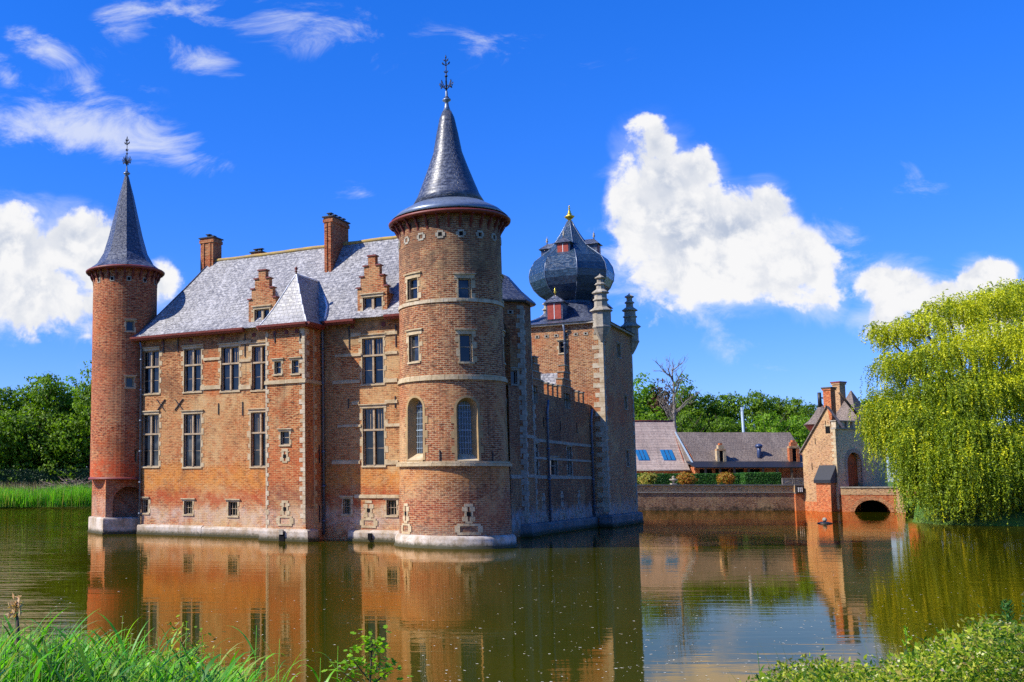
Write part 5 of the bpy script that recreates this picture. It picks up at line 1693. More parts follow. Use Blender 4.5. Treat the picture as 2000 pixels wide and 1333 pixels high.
# ---------------------------------------------------------------- gatehouse
GYc = 115.0
gc = at(1640, 1000, GYc)                            # near corner at the water
ga = math.atan2(.45, .893)                          # direction of the entrance front
gh_ = thing('gatehouse', 'brick gatehouse with crenellated entrance front, steep gable and chimneys', 'gatehouse', (gc.x, GYc, 0), ga)
GL3 = lambda px, py, yl=0, xl=None: None
cg, sg_ = math.cos(ga), math.sin(ga)


def gloc(px, py, axis, val):
    """hit of the view ray with gatehouse-local plane axis=val -> local point"""
    d = ray(px, py); e_ = EYEV - Vector((gc.x, GYc, 0))
    L = lambda v: Vector((v.x * cg + v.y * sg_, -v.x * sg_ + v.y * cg, v.z))
    dl, el = L(d), L(e_)
    t = (val - el[axis]) / dl[axis]
    return el + dl * t


# local: x along the entrance front (to the right), y into the building; the lit flank is x=0
zpar = gloc(1628, 822, 1, 0).z; zdeck = gloc(1665, 953, 1, 0).z
ye = gloc(1567, 881, 0, 0).y; zeav = gloc(1567, 881, 0, 0).z; ya_ = gloc(1615, 795, 0, 0).y; zap_ = gloc(1615, 795, 0, 0).z
print('gatehouse', zpar, zdeck, ye, zeav, ya_, zap_)
WGf = Plane((0, 0), (1, 0)); WGs = Plane((0, ye), (0, -1)); FW = 8.5
dl_, dr_ = gloc(1654, 900, 1, 0).x, gloc(1682, 900, 1, 0).x; zdt = gloc(1668, 884, 1, 0).z
mb = MB()
panel(mb, WGf, 0, FW, zdeck, zpar - .9, [(dl_, dr_, zdeck + .01, zdt)], .8, 0, 0, 2)
panel(mb, WGf, 0, FW, -1, zdeck, [], .2, 1)
nd = 10; uc = (dl_ + dr_) / 2; wd = (dr_ - dl_) / 2; vs_ = zdt - wd
for s_ in (-1, 1):
    for i in range(nd):
        t0, t1 = PI / 2 * i / nd, PI / 2 * (i + 1) / nd
        f = [(uc + s_ * wd * math.cos(t0), -.004, vs_ + wd * math.sin(t0)), (uc + s_ * wd * math.cos(t1), -.004, vs_ + wd * math.sin(t1)), (uc + s_ * wd, -.004, zdt)]
        mb.face(f if s_ < 0 else f[::-1])
mb.face([(FW, 0, -1), (FW, ye, -1), (FW, ye, zeav), (FW, 0, zpar - .9)])
mb.build('entrance_wall', [M['greybrick'], M['gatered'], M['dark']], gh_, 'grey shaded entrance front with an arched doorway')
mb = MB()
q0 = gloc(1617, 908, 0, 0)
hsl = [(ye - gloc(1612, 835, 0, 0).y, ye - gloc(1621, 835, 0, 0).y, gloc(1616, 847, 0, 0).z, gloc(1616, 833, 0, 0).z)]
panel(mb, WGs, 0, ye, 0.01, zeav, [], .3, 0)
yr = ya_; k1 = (zap_ - zeav) / max(.1, (ye - ya_))
mb.face([(0, ye, zeav), (0, 0, zeav), (0, 0, zpar - .9), (0, max(.4, ya_ - (zap_ - zpar + .9) / k1), zpar - .9), (0, ya_, zap_)])
mb.build('gable_wall', [M['gate'], M['stone'], M['dark']], gh_, 'sunlit yellow brick gable wall')
a = MB(); a.box(-.02, .5, .02, ye, -1, 1.0); a.box(-.018, .5, .5, ye * .55, 1.0, 1.7)
a.build('wall_foot', M['gatered'], gh_)
a = MB(); a.wbox(WGs, hsl[0][0], hsl[0][1], hsl[0][2], hsl[0][3], -.01, .1, 1); a.wbox(WGs, hsl[0][0] - .1, hsl[0][1] + .1, hsl[0][3], hsl[0][3] + .15, -.05, .1, 0)
a.build('window', [M['stone'], M['dark']], gh_)
rfm = MB()
for x0, x1 in ((-.15, .35),):
    yb2 = ya_ - (zap_ - zpar + .9) / k1
    rfm.face([(x0, ye + .25, zeav - .2), (x0, ya_, zap_ + .08), (x1, ya_, zap_ + .08), (x1, ye + .25, zeav - .2)][::-1])
    rfm.face([(x0, ya_, zap_ + .08), (x0, yb2, zpar - .8), (x1, yb2, zpar - .8), (x1, ya_, zap_ + .08)][::-1])
    rfm.hexa([(-.2, ye + .3, zeav - .35), (.05, ye + .3, zeav - .35), (.05, ya_, zap_ - .05), (-.2, ya_, zap_ - .05), (-.2, ye + .3, zeav - .15), (.05, ye + .3, zeav - .15), (.05, ya_, zap_ + .15), (-.2, ya_, zap_ + .15)])
rfm.build('roof', M['tiledk'], gh_)
# parapet with merlons over the front
a = MB(); a.box(-.06, FW, -.16, .45, zpar - .9, zpar - .72, 1); a.build('parapet_ledge', M['weather'], gh_)
n = 9
for i in range(n):
    a = MB(); x = .02 + FW / n * i; a.box(x, x + FW / n * .52, -.12, .42, zpar - .74, zpar - .06); a.build('merlon', M['quoin'], gh_)  # paler stone: sunlight on the merlons put into the colour
a = MB(); a.box(-.08, FW, -.2, .48, zpar - .06, zpar + .06); a.build('parapet_cap', M['weather'], gh_)
# corner quoins
W0 = Plane((0, 0), (1, 0))
a = MB(); v = .2; kq_ = 0
while v < zpar - 1:
    h = rnd.uniform(.3, .42); ww = .5 if kq_ % 2 else .25
    a.box(-.025, ww, -.025, .02, v, v + h - .015); a.box(-.026, .02, .021, .75 - ww, v, v + h - .015); v += h; kq_ += 1
a.build('quoin_strip', M['stone'], gh_)
# archivolt and doors
a = MB()
for i in range(16):
    t0, t1 = PI * i / 16, PI * (i + .92) / 16
    for (r0, r1) in ((wd, wd + .42),):
        c0, s0, c1, s1 = math.cos(t0), math.sin(t0), math.cos(t1), math.sin(t1)
        P8 = [(uc + r0 * c0, y, vs_ + r0 * s0) for y in (-.05,)]
        f = [(uc + r1 * c0, -.05, vs_ + r1 * s0), (uc + r1 * c1, -.05, vs_ + r1 * s1), (uc + r0 * c1, -.05, vs_ + r0 * s1), (uc + r0 * c0, -.05, vs_ + r0 * s0)]
        a.face(f[::-1]); b = [(x, .1, z) for x, y, z in f]
        a.face([f[0], f[1], b[1], b[0]]); a.face([f[3], f[2], b[2], b[3]][::-1])
for s_ in (-1, 1):
    v = zdeck + .02; kk = 0
    while v < vs_:
        h = min(.4, vs_ - v); w2 = .42 if kk % 2 else .26
        a.box(min(uc + s_ * wd, uc + s_ * (wd + w2)), max(uc + s_ * wd, uc + s_ * (wd + w2)), -.045, .1, v, v + h - .015); v += h; kk += 1
a.build('archivolt', M['weather'], gh_)
for s_ in (-1, 1):
    a = MB()
    pts = [(uc, zdeck + .02), (uc + s_ * wd * .98, zdeck + .02)] + [(uc + s_ * wd * .98 * math.cos(t), vs_ + wd * .98 * math.sin(t)) for t in [PI / 2 * i / 8 for i in range(9)]]
    f = [(x, .5, z) for x, z in pts]; a.face(f if s_ > 0 else f[::-1])
    for j in range(4): x = uc + s_ * wd * (.12 + .24 * j); a.box(x - .02, x + .02, .46, .5, zdeck + .05, vs_)
    for zz in (zdeck + .5, vs_ - .2): a.box(min(uc, uc + s_ * wd * .9), max(uc, uc + s_ * wd * .9), .45, .5, zz, zz + .1)
    a.build('door', M['door'], gh_)
# chimneys
for (l, r_, t, b, yy, m_, cp) in [(1621.5, 1636, 757, 822, 1.0, 'gatered', 'bark'), (1639, 1657, 746, 800, 3.4, 'gate', 'gutter')]:
    p, q = gloc(l, t, 1, yy), gloc(r_, t, 1, yy); zb2 = gloc((l + r_) / 2, b, 1, yy).z - 1.5
    w2 = (q.x - p.x) * .62
    a = MB(); a.box(p.x, p.x + w2, yy, yy + .9, zb2, p.z - .3); a.box(p.x - .08, p.x + w2 + .08, yy - .08, yy + .98, p.z - .3, p.z - .1)
    c = a.build('chimney', M[m_], gh_); a = MB(); a.box(p.x - .14, p.x + w2 + .14, yy - .14, yy + 1.04, p.z - .1, p.z + .05); a.build('chimney_cap', M[cp], c)


def tent(cx, cy, rx, zb, zt, n, body, name='pavilion_roof'):
    a = MB(); H = zt - zb
    a.lathe([(rx, 0), (rx * 1.02, .06), (rx * .72, H * .2), (rx * .42, H * .5), (.06, H)], n, (cx, cy, zb), PI / n, 0, False, uvr=rx * .7)
    o = a.build(name, M['slatedk'] if False else M['tiledk'], gh_)
    a = MB(); a.lathe([(rx * .7, -.7), (rx * .97, -.03), (rx * 1.01, .0)], n, (cx, cy, zb), PI / n, 0, False); a.build('eaves_cove', M['gutter'], o)
    a = MB(); a.lathe([(rx * .66, -body), (rx * .66, -.4)], n, (cx, cy, zb), PI / n); a.build('turret_wall', M['greybrick'], o)
    return o


tp = gloc(1596, 830, 1, 7.5); tt = gloc(1602, 787, 1, 7.5)
t1 = tent(tp.x + .9, 7.5, 2.0, tp.z, tt.z, 8, 5)
a = MB(); a.tube([(tp.x + .7, 7.5, tt.z - .5), (tp.x + .7, 7.5, tt.z + 1.2)], [.22, .2], 8); a.box(tp.x + .6, tp.x + 1.5, 7.4, 7.6, tt.z + .5, tt.z + .65); a.build('vent_pipe', M['iron'], t1)
tp = gloc(1659, 824, 1, 2.6); tt = gloc(1655, 780, 1, 2.6)
t2 = tent(tp.x + .6, 2.6, 2.9, zpar - .2, tt.z + 1.0, 4, 1)
p, q = gloc(1640, 768, 1, .6), gloc(1675, 811, 1, .6)
a = MB(); a.tube([p, q], [.14, .14], 5); a.build('brace_beam', M['bark'], gh_)
# buttress with a sloping slate cap at the foot of the lit wall
bp = gloc(1594, 944, 0, -.9); bq = gloc(1622, 944, 0, -.9)
yb0, yb1 = max(bp.y, bq.y), min(bp.y, bq.y)
zc0, zc1 = gloc(1600, 944, 0, -.9).z, gloc(1615, 909, 0, 0).z
a = MB(); a.hexa([(-1.0, yb1, -1), (0, yb1, -1), (0, yb0, -1), (-1.0, yb0, -1), (-.9, yb1, zc0), (0, yb1, zc0), (0, yb0, zc0), (-.9, yb0, zc0)])
bt = a.build('buttress', M['gatered'], gh_)
a = MB(); a.hexa([(-1.1, yb1 - .15, zc0), (-.003, yb1 - .15, zc0), (-.003, yb0 + .15, zc0), (-1.1, yb0 + .15, zc0), (-1.1, yb1 - .15, zc0 + .35), (-.003, yb1 - .15, zc1), (-.003, yb0 + .15, zc1), (-1.1, yb0 + .15, zc0 + .35)])
a.build('buttress_cap', M['black'], bt)
for (px, t, b) in [(1592, 856, 868), (1586, 905, 918), (1612, 822, 838)]:
    p = gloc(px, t, 0, 0); q = gloc(px, b, 0, 0)
    a = MB(); a.box(-.05, .01, p.y - .025, p.y + .025, q.z, p.z); a.build('wall_anchor', M['iron'], gh_)

# ---------------------------------------------------------------- bridge
BR0, BRA = 113.6, R(-26)                             # the bridge runs obliquely towards the near bank
bx0_ = X(1641, BR0)
br_ = thing('bridge', 'short red brick arched bridge in front of the gatehouse door', 'bridge', (bx0_, BR0, 0), BRA)
def tbr(px):                                          # distance along the bridge for a photo column
    k = X(px, 1.0); return (k * BR0 - bx0_) / (math.cos(BRA) - k * math.sin(BRA))
BRY = BR0 + math.sin(BRA) * tbr(1700)
L = tbr(1757); ac = tbr(1700); aw = (tbr(1736) - tbr(1664)) / 2; zat = Zp(1700, 977, BRY); zdk = Zp(1700, 953.5, BRY)
rise = zat; rad = (aw * aw + rise * rise) / (2 * rise)
n = 16; arch = []
for i in range(n + 1):
    x = -aw + 2 * aw * i / n; arch.append((ac + x, zat - rad + math.sqrt(max(0, rad * rad - x * x))))
a = MB(); zs = Zp(1700, 967, BRY)
def sheet(y, flip):
    F_ = []
    F_.append([(0, y, -1), (ac - aw, y, -1), (ac - aw, y, 0), (0, y, 0)]); F_.append([(ac + aw, y, -1), (L, y, -1), (L, y, 0), (ac + aw, y, 0)])
    F_.append([(0, y, 0), (ac - aw, y, 0), (ac - aw, y, zs), (0, y, zs)]); F_.append([(ac + aw, y, 0), (L, y, 0), (L, y, zs), (ac + aw, y, zs)])
    for i in range(n):
        (x0, z0), (x1, z1) = arch[i], arch[i + 1]; F_.append([(x0, y, z0), (x1, y, z1), (x1, y, zs), (x0, y, zs)])
    for f in F_: a.face(f[::-1] if flip else f)
sheet(0, False); sheet(4.5, True)
for i in range(n):
    (x0, z0), (x1, z1) = arch[i], arch[i + 1]; a.face([(x0, 0, z0), (x0, 4.5, z0), (x1, 4.5, z1), (x1, 0, z1)], 0)
for x in (ac - aw, ac + aw): a.face([(x, 0, -1), (x, 4.5, -1), (x, 4.5, 0), (x, 0, 0)])
a.face([(0, 0, zs), (L, 0, zs), (L, 4.5, zs), (0, 4.5, zs)]); a.face([(L, 0, -1), (L, 4.5, -1), (L, 4.5, zs), (L, 0, zs)]); a.face([(ac - aw, 4.4, -1), (ac + aw, 4.4, -1), (ac + aw, 4.4, zat), (ac - aw, 4.4, zat)], 1)
a.build('arch_wall', [M['gatered'], M['dark']], br_)
a = MB()
for i in range(n):
    (x0, z0), (x1, z1) = arch[i], arch[i + 1]
    o0 = Vector((x0 - ac, 0, z0 - zat + rad)).normalized() * .38; o1 = Vector((x1 - ac, 0, z1 - zat + rad)).normalized() * .38
    a.face([(x0, -.03, z0), (x1, -.03, z1), (x1 + o1.x, -.03, z1 + o1.z), (x0 + o0.x, -.03, z0 + o0.z)])
a.build('arch_ring', M['dormer'], br_)
a = MB(); a.box(0, L, -.04, .35, zs, zdk); pw = a.build('parapet', M['gate'], br_)
a = MB(); a.box(-.05, L + .05, -.12, .42, zdk, zdk + .13); a.build('coping', M['weather'], pw)
a = MB(); a.box(0, L, 4.15, 4.54, zs, zdk); pw = a.build('parapet', M['gate'], br_)
a = MB(); a.box(-.05, L + .05, 4.1, 4.6, zdk, zdk + .13); a.build('coping', M['weather'], pw)
a = MB(); a.hexa([(L - .55, -.5, -1), (L + .4, -.5, -1), (L + .4, .1, -1), (L - .55, .1, -1), (L - .4, -.12, zs + .3), (L + .1, -.12, zs + .3), (L + .1, .1, zs + .3), (L - .4, .1, zs + .3)]); a.build('end_buttress', M['gate'], br_)
# a bit of a red brick house behind the willow
hb = thing('brick_hut', 'red brick hut glimpsed through the hanging willow branches', 'building', (X(1786, 113), 113, 1.6))
a = MB(); a.box(0, 2.4, 0, 1.6, -.8, 2.9); a.build('wall', M['gatered'], hb); a = MB(); a.hexa([(-.25, -.25, 2.9), (2.65, -.25, 2.9), (2.65, 1.85, 2.9), (-.25, 1.85, 2.9), (.9, .7, 4.1), (1.5, .7, 4.1), (1.5, .9, 4.1), (.9, .9, 4.1)]); a.build('roof', M['gatered'], hb)
# floating fountain
fp = ray_ground(1611, 1023, 0); fo = thing('floating_fountain', 'small floating fountain with a round white head on the moat', 'fountain', (fp.x, fp.y, 0))
s = fp.y / F
a = MB(); a.lathe([(13 * s, -.05), (13 * s, .05), (9 * s, .10), (5 * s, .14)], 16); a.build('float', M['iron'], fo)
a = MB(); a.tube([(0, 0, .1), (0, 0, 6 * s)], .11, 8); a.build('neck', M['iron'], fo)
a = MB(); a.ball((0, 0, 7.5 * s), 4.2 * s, 0, 14); a.build('head', M['weather'], fo)

# ================================================================== REEDS AND NEAR PLANTS
def blade(a, base, L, wdt, az, lean, droop, r, m=0, n=6):
    d = Vector((math.cos(az), math.sin(az), 0)); side = Vector((-math.sin(az + r.gauss(0, .5)), math.cos(az), 0)).normalized()
    pts = []; p = base.copy(); el = PI / 2 - lean
    for i in range(n + 1):
        t = i / n; pts.append((p.copy(), wdt * (1 - t) ** .6 * (.6 + .8 * min(1, t * 3)) * .62))
        p = p + (d * math.cos(el) + Vector((0, 0, math.sin(el)))) * (L / n); el -= droop * (t + .12)
    i0 = len(a.v)
    for q, w in pts: a.v += [tuple(q - side * w), tuple(q + side * w)]
    for i in range(n): a.idx((i0 + 2 * i, i0 + 2 * i + 1, i0 + 2 * i + 3, i0 + 2 * i + 2), m, None, True)


def gz(x, y):                                       # bank height near the camera
    return max(0.02, .95 - .22 * max(0, y - 5.2))


def reedstem(a, x, y, h, r, leaves=6, lw=.017):
    b = Vector((x, y, gz(x, y) - .05)); ln = Vector((r.gauss(.05, .06), r.gauss(0, .05), 1)).normalized()
    a.tube([b, b + ln * h * .5, b + ln * h], [.005, .0042, .0015], 4)
    for k in range(leaves):
        t = .25 + .72 * (k + r.random() * .6) / leaves
        blade(a, b + ln * h * t, r.uniform(.28, .52) * (1.15 - .4 * t), lw * r.uniform(.7, 1.2), r.uniform(-.9, .9) + (PI if r.random() < .35 else 0), r.uniform(.3, .75), r.uniform(.15, .75), r)


fr = random.Random(77)
a = MB()
def topline(px):                                    # photo height of the reed tips along the left bank
    return 1212 + max(0, px - 150) * .24 + 10 * math.sin(px * .05)
for _ in range(1500):
    Y = fr.uniform(6.0, 10.2); px = fr.uniform(-90, 470) if fr.random() < .8 else fr.uniform(380, 700)
    if fr.random() < max(0, (px - 330) / 330): continue
    p = at(px, 930, Y); tip = at(px, topline(px) + fr.uniform(2, 95) - (34 if fr.random() < .10 else 0), Y).z
    h = tip - gz(p.x, Y)
    if h > .3: reedstem(a, p.x, Y, h, fr, 7 if fr.random() < .7 else 5, .014 + .010 * fr.random())
o = a.build('reed_bed', M['reed']); tag(o, 'bright green reeds crowding the near left bank', kind='stuff')
print('reeds', len(a.f))
for (px, py, lab) in [(352, 1215, 'tall single reed standing above the reed bed'), (487, 1222, 'single reed before the reflected bay, left of the arching ones'), (532, 1248, 'arching reed with a drooping bright leaf at the lower left of centre'),
                      (645, 1262, 'reed with a looped bright leaf just left of the oak sapling'), (612, 1285, 'thin reed beside the looped one'), (420, 1265, 'reed leaning over the right end of the reed bed')]:
    Y = fr.uniform(7.6, 8.6); p = at(px, 930, Y); h = at(px, py, Y).z - gz(p.x, Y)
    t = thing('reed', lab, 'reed', (p.x, Y, gz(p.x, Y)))
    a = MB(); ln = Vector((.03, 0, 1)); a.tube([(0, 0, -.05), ln * h * .55, ln * h * 1.0], [.006, .005, .0015], 5); a.build('stem', M['reed'], t)
    for k in range(6):
        a = MB(); blade(a, ln * h * (.45 + .085 * k), fr.uniform(.25, .42), .02, fr.uniform(-.8, .8) + (PI if k % 2 else 0), .45, fr.uniform(.3, .8), fr); a.build('leaf', M['reed'], t)
# brown plume
Y = 8.0; p = at(40, 930, Y); zt = at(38, 1166, Y).z; zbm = at(40, 1245, Y).z; g0 = gz(p.x, Y)
t = thing('old_reed', 'thick dark stalk with a ragged tan seed head at the left edge', 'reed', (p.x, Y, g0))
a = MB(); a.tube([(.02, 0, 0), (.01, 0, zbm - g0), (-.005, 0, zt - g0 - .12)], [.016, .02, .012], 7); a.build('stalk', M['bark'], t)
a = MB()
for _ in range(60):
    f = fr.random(); leafquad(a, Vector((-.01 + fr.gauss(0, .016 + .01 * (1 - f)) - .03 * (f < .15), fr.gauss(0, .015), zt - g0 - .15 + .16 * f)), Vector((fr.gauss(0, 1), fr.gauss(-1, 1), fr.gauss(0, .5))), .032, .4, 0, fr)
a.build('seed_head', M['plume'], t)


def oakish(t, stems, n_per, size, mat, r):
    a = MB(); b = MB()
    for path, rad in stems:
        a.tube(path, rad, 5)
        for i in range(1, len(path)):
            for _ in range(n_per):
                c = Vector(path[i]) + Vector((r.gauss(0, .045), r.gauss(0, .045), r.gauss(.01, .03)))
                d = Vector((r.gauss(0, 1), r.gauss(0, 1), r.gauss(.2, .5))).normalized(); s_ = Vector((-d.y, d.x, r.gauss(0, .3))).normalized(); L_ = size * r.uniform(.7, 1.2)
                w_ = L_ * .30
                b.face([c, c + d * L_ * .3 + s_ * w_, c + d * L_ * .42 + s_ * w_ * .55, c + d * L_ * .65 + s_ * w_ * 1.05, c + d * L_, c + d * L_ * .65 - s_ * w_ * 1.05, c + d * L_ * .42 - s_ * w_ * .55, c + d * L_ * .3 - s_ * w_])
    a.build('stem', M['bark'], t); b.build('foliage', M[mat], t)


Y = 6.6; p = at(722, 930, Y); g0 = gz(p.x, Y); k_ = Y / F
t = thing('oak_sapling', 'slender oak sapling with lobed leaves at the bottom centre', 'sapling', (p.x, Y, g0))
def L2(px, py, dy=0): q = at(px, py, Y + dy); return (q.x - p.x, q.y - Y, q.z - g0)
oakish(t, [([(0, 0, -.05), L2(722, 1345), L2(724, 1310), L2(726, 1280), L2(727, 1262), L2(726, 1250)], [.012, .008, .006, .005, .004, .002]),
           ([L2(722, 1330), L2(707, 1312), L2(694, 1296), L2(686, 1288)], [.005, .004, .003, .002]),
           ([L2(722, 1345), L2(745, 1322), L2(762, 1310), L2(770, 1305)], [.005, .004, .003, .002]),
           ([L2(726, 1275), L2(716, 1266), L2(712, 1262)], [.004, .003, .002]), ([L2(727, 1272), L2(738, 1262), L2(741, 1258)], [.004, .003, .002]),
           ([L2(723, 1320), L2(735, 1308), L2(742, 1298)], [.004, .003, .002]),
           ([L2(718, 1350), L2(690, 1330), L2(668, 1312), L2(660, 1305)], [.004, .003, .003, .002])], 12, .045, 'oak', fr)
# young yellowish shoot in the reeds
Y = 7.2; p = at(370, 930, Y); g0 = gz(p.x, Y)
t = thing('leafy_shoot', 'yellow-green leafy shoot growing up through the reed bed', 'plant', (p.x, Y, g0))
oakish(t, [([(0, 0, 0), L2(372, 1320), L2(368, 1285), L2(352, 1250), L2(345, 1228)], [.008, .006, .005, .003, .002]), ([L2(370, 1300), L2(385, 1270), L2(395, 1255)], [.004, .003, .002]), ([L2(368, 1330), L2(340, 1300), L2(325, 1280)], [.004, .003, .002])], 22, .04, 'weed', fr)

# right bank weeds
def topr(px): return 1328 - max(0, px - 1480) * .17 - 16 * math.sin(px * .021) - (28 if px > 1900 else 0)
a = MB(); fl_ = MB(); wv = random.Random(31)
for _ in range(9000):
    px = 1470 + 640 * wv.random() ** .8; Y = wv.uniform(5.6, 8.4); py = topr(px) + 130 * wv.random() ** .75
    q = at(px, py, Y)
    if q.z < gz(q.x, Y) + .02: continue
    for _ in range(6):
        c = q + Vector((wv.gauss(0, .03), wv.gauss(0, .04), wv.gauss(0, .03)))
        d = Vector((wv.gauss(0, .8), wv.gauss(0, .8), wv.gauss(.5, .6))).normalized(); s_ = d.cross(Vector((wv.gauss(0, .4), wv.gauss(-1, .4), wv.gauss(.6, .4))))
        if s_.length < .01: continue
        s_ = s_.normalized(); L_ = wv.uniform(.016, .042); w_ = L_ * .2
        a.face([c, c + d * L_ * .5 + s_ * w_, c + d * L_, c + d * L_ * .5 - s_ * w_])
    if wv.random() < .10:
        for _ in range(3): leafquad(fl_, q + Vector((wv.gauss(0, .012), wv.gauss(0, .012), .02 + wv.gauss(0, .012))), Vector((wv.gauss(0, .7), wv.gauss(-.6, .5), 1)), .010, .8, 0, wv)
for _ in range(260):
    px = 1450 + 600 * wv.random(); Y = wv.uniform(5.8, 8.2); q = at(px, 930, Y); tip = at(px, topr(px) + wv.uniform(-12, 60), Y).z; h = tip - gz(q.x, Y)
    if h > .2: blade(a, Vector((q.x, Y, gz(q.x, Y))), h * 1.1, .009, wv.uniform(0, 6.28), .12, wv.uniform(.05, .3), wv)
for _ in range(150):
    px = 1470 + 600 * wv.random(); Y = wv.uniform(5.8, 7.6); py = topr(px) + wv.uniform(6, 90); q = at(px, py, Y)
    if q.z > gz(q.x, Y): blade(a, q, wv.uniform(.07, .16), wv.uniform(.018, .034), wv.uniform(0, 6.28), wv.uniform(.3, 1.), wv.uniform(.3, .9), wv, 0, 5)
tag(a.build('weed_cover', M['weed']), 'leafy yellow-green weeds covering the near right bank', kind='stuff')
tag(fl_.build('wild_flowers', M['flower']), 'tiny pale flowers scattered through the weeds', kind='stuff')
def fern(px, py_top, lab, spread, n=240, Y=7.4, mat='fern', s=.035):
    p = at(px, 930, Y); g0 = gz(p.x, Y); h = at(px, py_top, Y).z - g0
    t = thing('feathery_plant', lab, 'plant', (p.x, Y, g0)); a = MB(); b = MB()
    a.tube([(0, 0, 0), (.01, 0, h * .5), (-.01, 0, h)], [.007, .005, .002], 5)
    for k in range(n):
        f = .35 + .65 * k / n; an = k * 2.4; L_ = spread * (1.1 - f) + .02
        base = Vector((0, 0, h * f)); d = Vector((math.cos(an), math.sin(an), .9)).normalized()
        for j in range(5):
            leafquad(b, base + d * L_ * (j + 1) / 5, Vector((fr.gauss(0, 1), fr.gauss(0, 1), fr.gauss(0, 1))), s * .5, .25, 0, fr)
    a.build('stem', M['fern'], t); b.build('foliage', M[mat], t)
fern(1948, 1178, 'taller feathery green plant at the right edge rising over the weeds', .22, 260)
fern(1990, 1172, 'feathery green plant cut by the right edge of the picture', .2, 220)
fern(1908, 1222, 'small feathery plant left of the two taller ones', .14, 130)
fern(1752, 1222, 'wispy pale-leaved weed standing above the water\'s edge', .12, 34, 7.4, 'oak', .05)
for (px, py, lab) in [(1466, 1272, 'thin dark stemmed weed with few leaves at the lower right'), (1520, 1290, 'single upright narrow green shoot right of the thin dark weed'), (1552, 1292, 'small leafy weed at the left end of the weedy bank')]:
    Y = 7.4; p = at(px, 930, Y); g0 = gz(p.x, Y); h = at(px, py, Y).z - g0
    t = thing('weed', lab, 'plant', (p.x, Y, g0)); a = MB(); a.tube([(0, 0, -.03), (.02, 0, h * .6), (-.01, 0, h)], [.005, .004, .002], 5); a.build('stem', M['fern'], t)
    a = MB()
    for k in range(9): blade(a, Vector((0, 0, h * (.55 + .045 * k))), .09, .012, fr.uniform(0, 6.28), .5, .5, fr, 0, 4)
    a.build('foliage', M['reed'], t)

# far left reeds and brushwood
a = MB(); r = random.Random(8); b = MB()
for _ in range(5200):
    px = r.uniform(-40, 200); Y = r.uniform(124, 131.5); p = at(px, 930, Y)
    wl_ = 132.2 + (px - 0) * .03
    Y = r.uniform(127.5, 134.5); p = at(px, 930, Y)
    h = r.uniform(1.3, 2.35) - .25 * math.sin(px * .03)
    blade(a, Vector((p.x, Y, .1 + (Y - 127) * .1)), h, .055, r.uniform(0, 6.28), r.uniform(.05, .25), r.uniform(.05, .3), r, 0, 3)
tag(a.build('reed_bed', M['reed']), 'strip of fresh green reeds on the far left shore', kind='stuff')
for _ in range(1700):
    px = r.uniform(-40, 200); Y = r.uniform(134.5, 138); p = at(px, 930, Y)
    blade(b, Vector((p.x, Y, .8)), r.uniform(1.6, 2.7), .035, r.uniform(0, 6.28), r.uniform(.02, .3), r.uniform(0, .25), r, 0, 3)
tag(b.build('dry_reeds', M['straw']), 'dry tan reeds standing behind the fresh green ones', kind='stuff')
bp_ = thing('brush_pile', 'grey pile of dead branches beside the slender red tower', 'brushwood', (X(140, 133.5), 134.2, 1.6))
a = MB()
for _ in range(230):
    x = r.gauss(0, 2.3); z = abs(r.gauss(0, .5)) * max(.2, 1 - abs(x) / 6) + .4; an = r.gauss(0, .5) + (PI if r.random() < .5 else 0); L_ = r.uniform(.8, 2.4)
    d = Vector((math.cos(an), r.gauss(0, .3), r.gauss(.1, .3)))
    a.tube([(x, r.gauss(0, .5), z), Vector((x, 0, z)) + d * L_ * .5 + Vector((0, 0, r.gauss(0, .1))), Vector((x, 0, z)) + d * L_], [.04, .03, .012], 4)
a.build('branches', M['twig'], bp_)
# ================================================================== SKY, SUN, CAMERA
SUN_AZ, SUN_EL = math.atan2(-0.987, -0.163), R(43)
sd = Vector((-0.987 * math.cos(SUN_EL), -0.163 * math.cos(SUN_EL), math.sin(SUN_EL)))
lamp = bpy.data.lights.new('sun', 'SUN'); lamp.energy = 5.0; lamp.angle = R(.5); lamp.color = (1, .94, .84)
so = bpy.data.objects.new('sun', lamp); COL.objects.link(so)
so.rotation_euler = (-sd).to_track_quat('-Z', 'Y').to_euler(); so.location = (-30, 0, 60)

world = bpy.data.worlds.new('World'); sc.world = world; world.use_nodes = True
t = world.node_tree; t.nodes.clear()
def N(typ, **kw):
    x = t.nodes.new('ShaderNode' + typ)
    for k, v in kw.items(): setattr(x, k, v)
    return x
def put(s, v):
    if isinstance(v, bpy.types.NodeSocket): t.links.new(v, s)
    else: s.default_value = v
def mth(op, a, b=0., c=0., clamp=False):
    x = N('Math', operation=op, use_clamp=clamp); put(x.inputs[0], a); put(x.inputs[1], b); put(x.inputs[2], c); return x.outputs[0]
def sstep(v, a, b, c=0., d=1.):
    x = N('MapRange', interpolation_type='SMOOTHSTEP'); put(x.inputs[0], v)
    for i, q in enumerate((a, b, c, d)): x.inputs[1 + i].default_value = q
    return x.outputs[0]
def cmix(f, a, b, mode='MIX'):
    x = N('Mix', data_type='RGBA', blend_type=mode); put(x.inputs[0], f)
    for i, q in ((6, a), (7, b)): put(x.inputs[i], (*q, 1) if isinstance(q, tuple) else q)
    return x.outputs[2]
sky = N('TexSky', sky_type='NISHITA'); sky.sun_disc = False; sky.sun_elevation = SUN_EL
sky.sun_rotation = math.atan2(sd.x, sd.y); sky.air_density = 1.0; sky.dust_density = .3; sky.ozone_density = 3.
hs = N('HueSaturation'); hs.inputs['Saturation'].default_value = 1.35; t.links.new(sky.outputs[0], hs.inputs['Color'])
skyc = cmix(1., hs.outputs[0], SKYTINT, 'MULTIPLY')
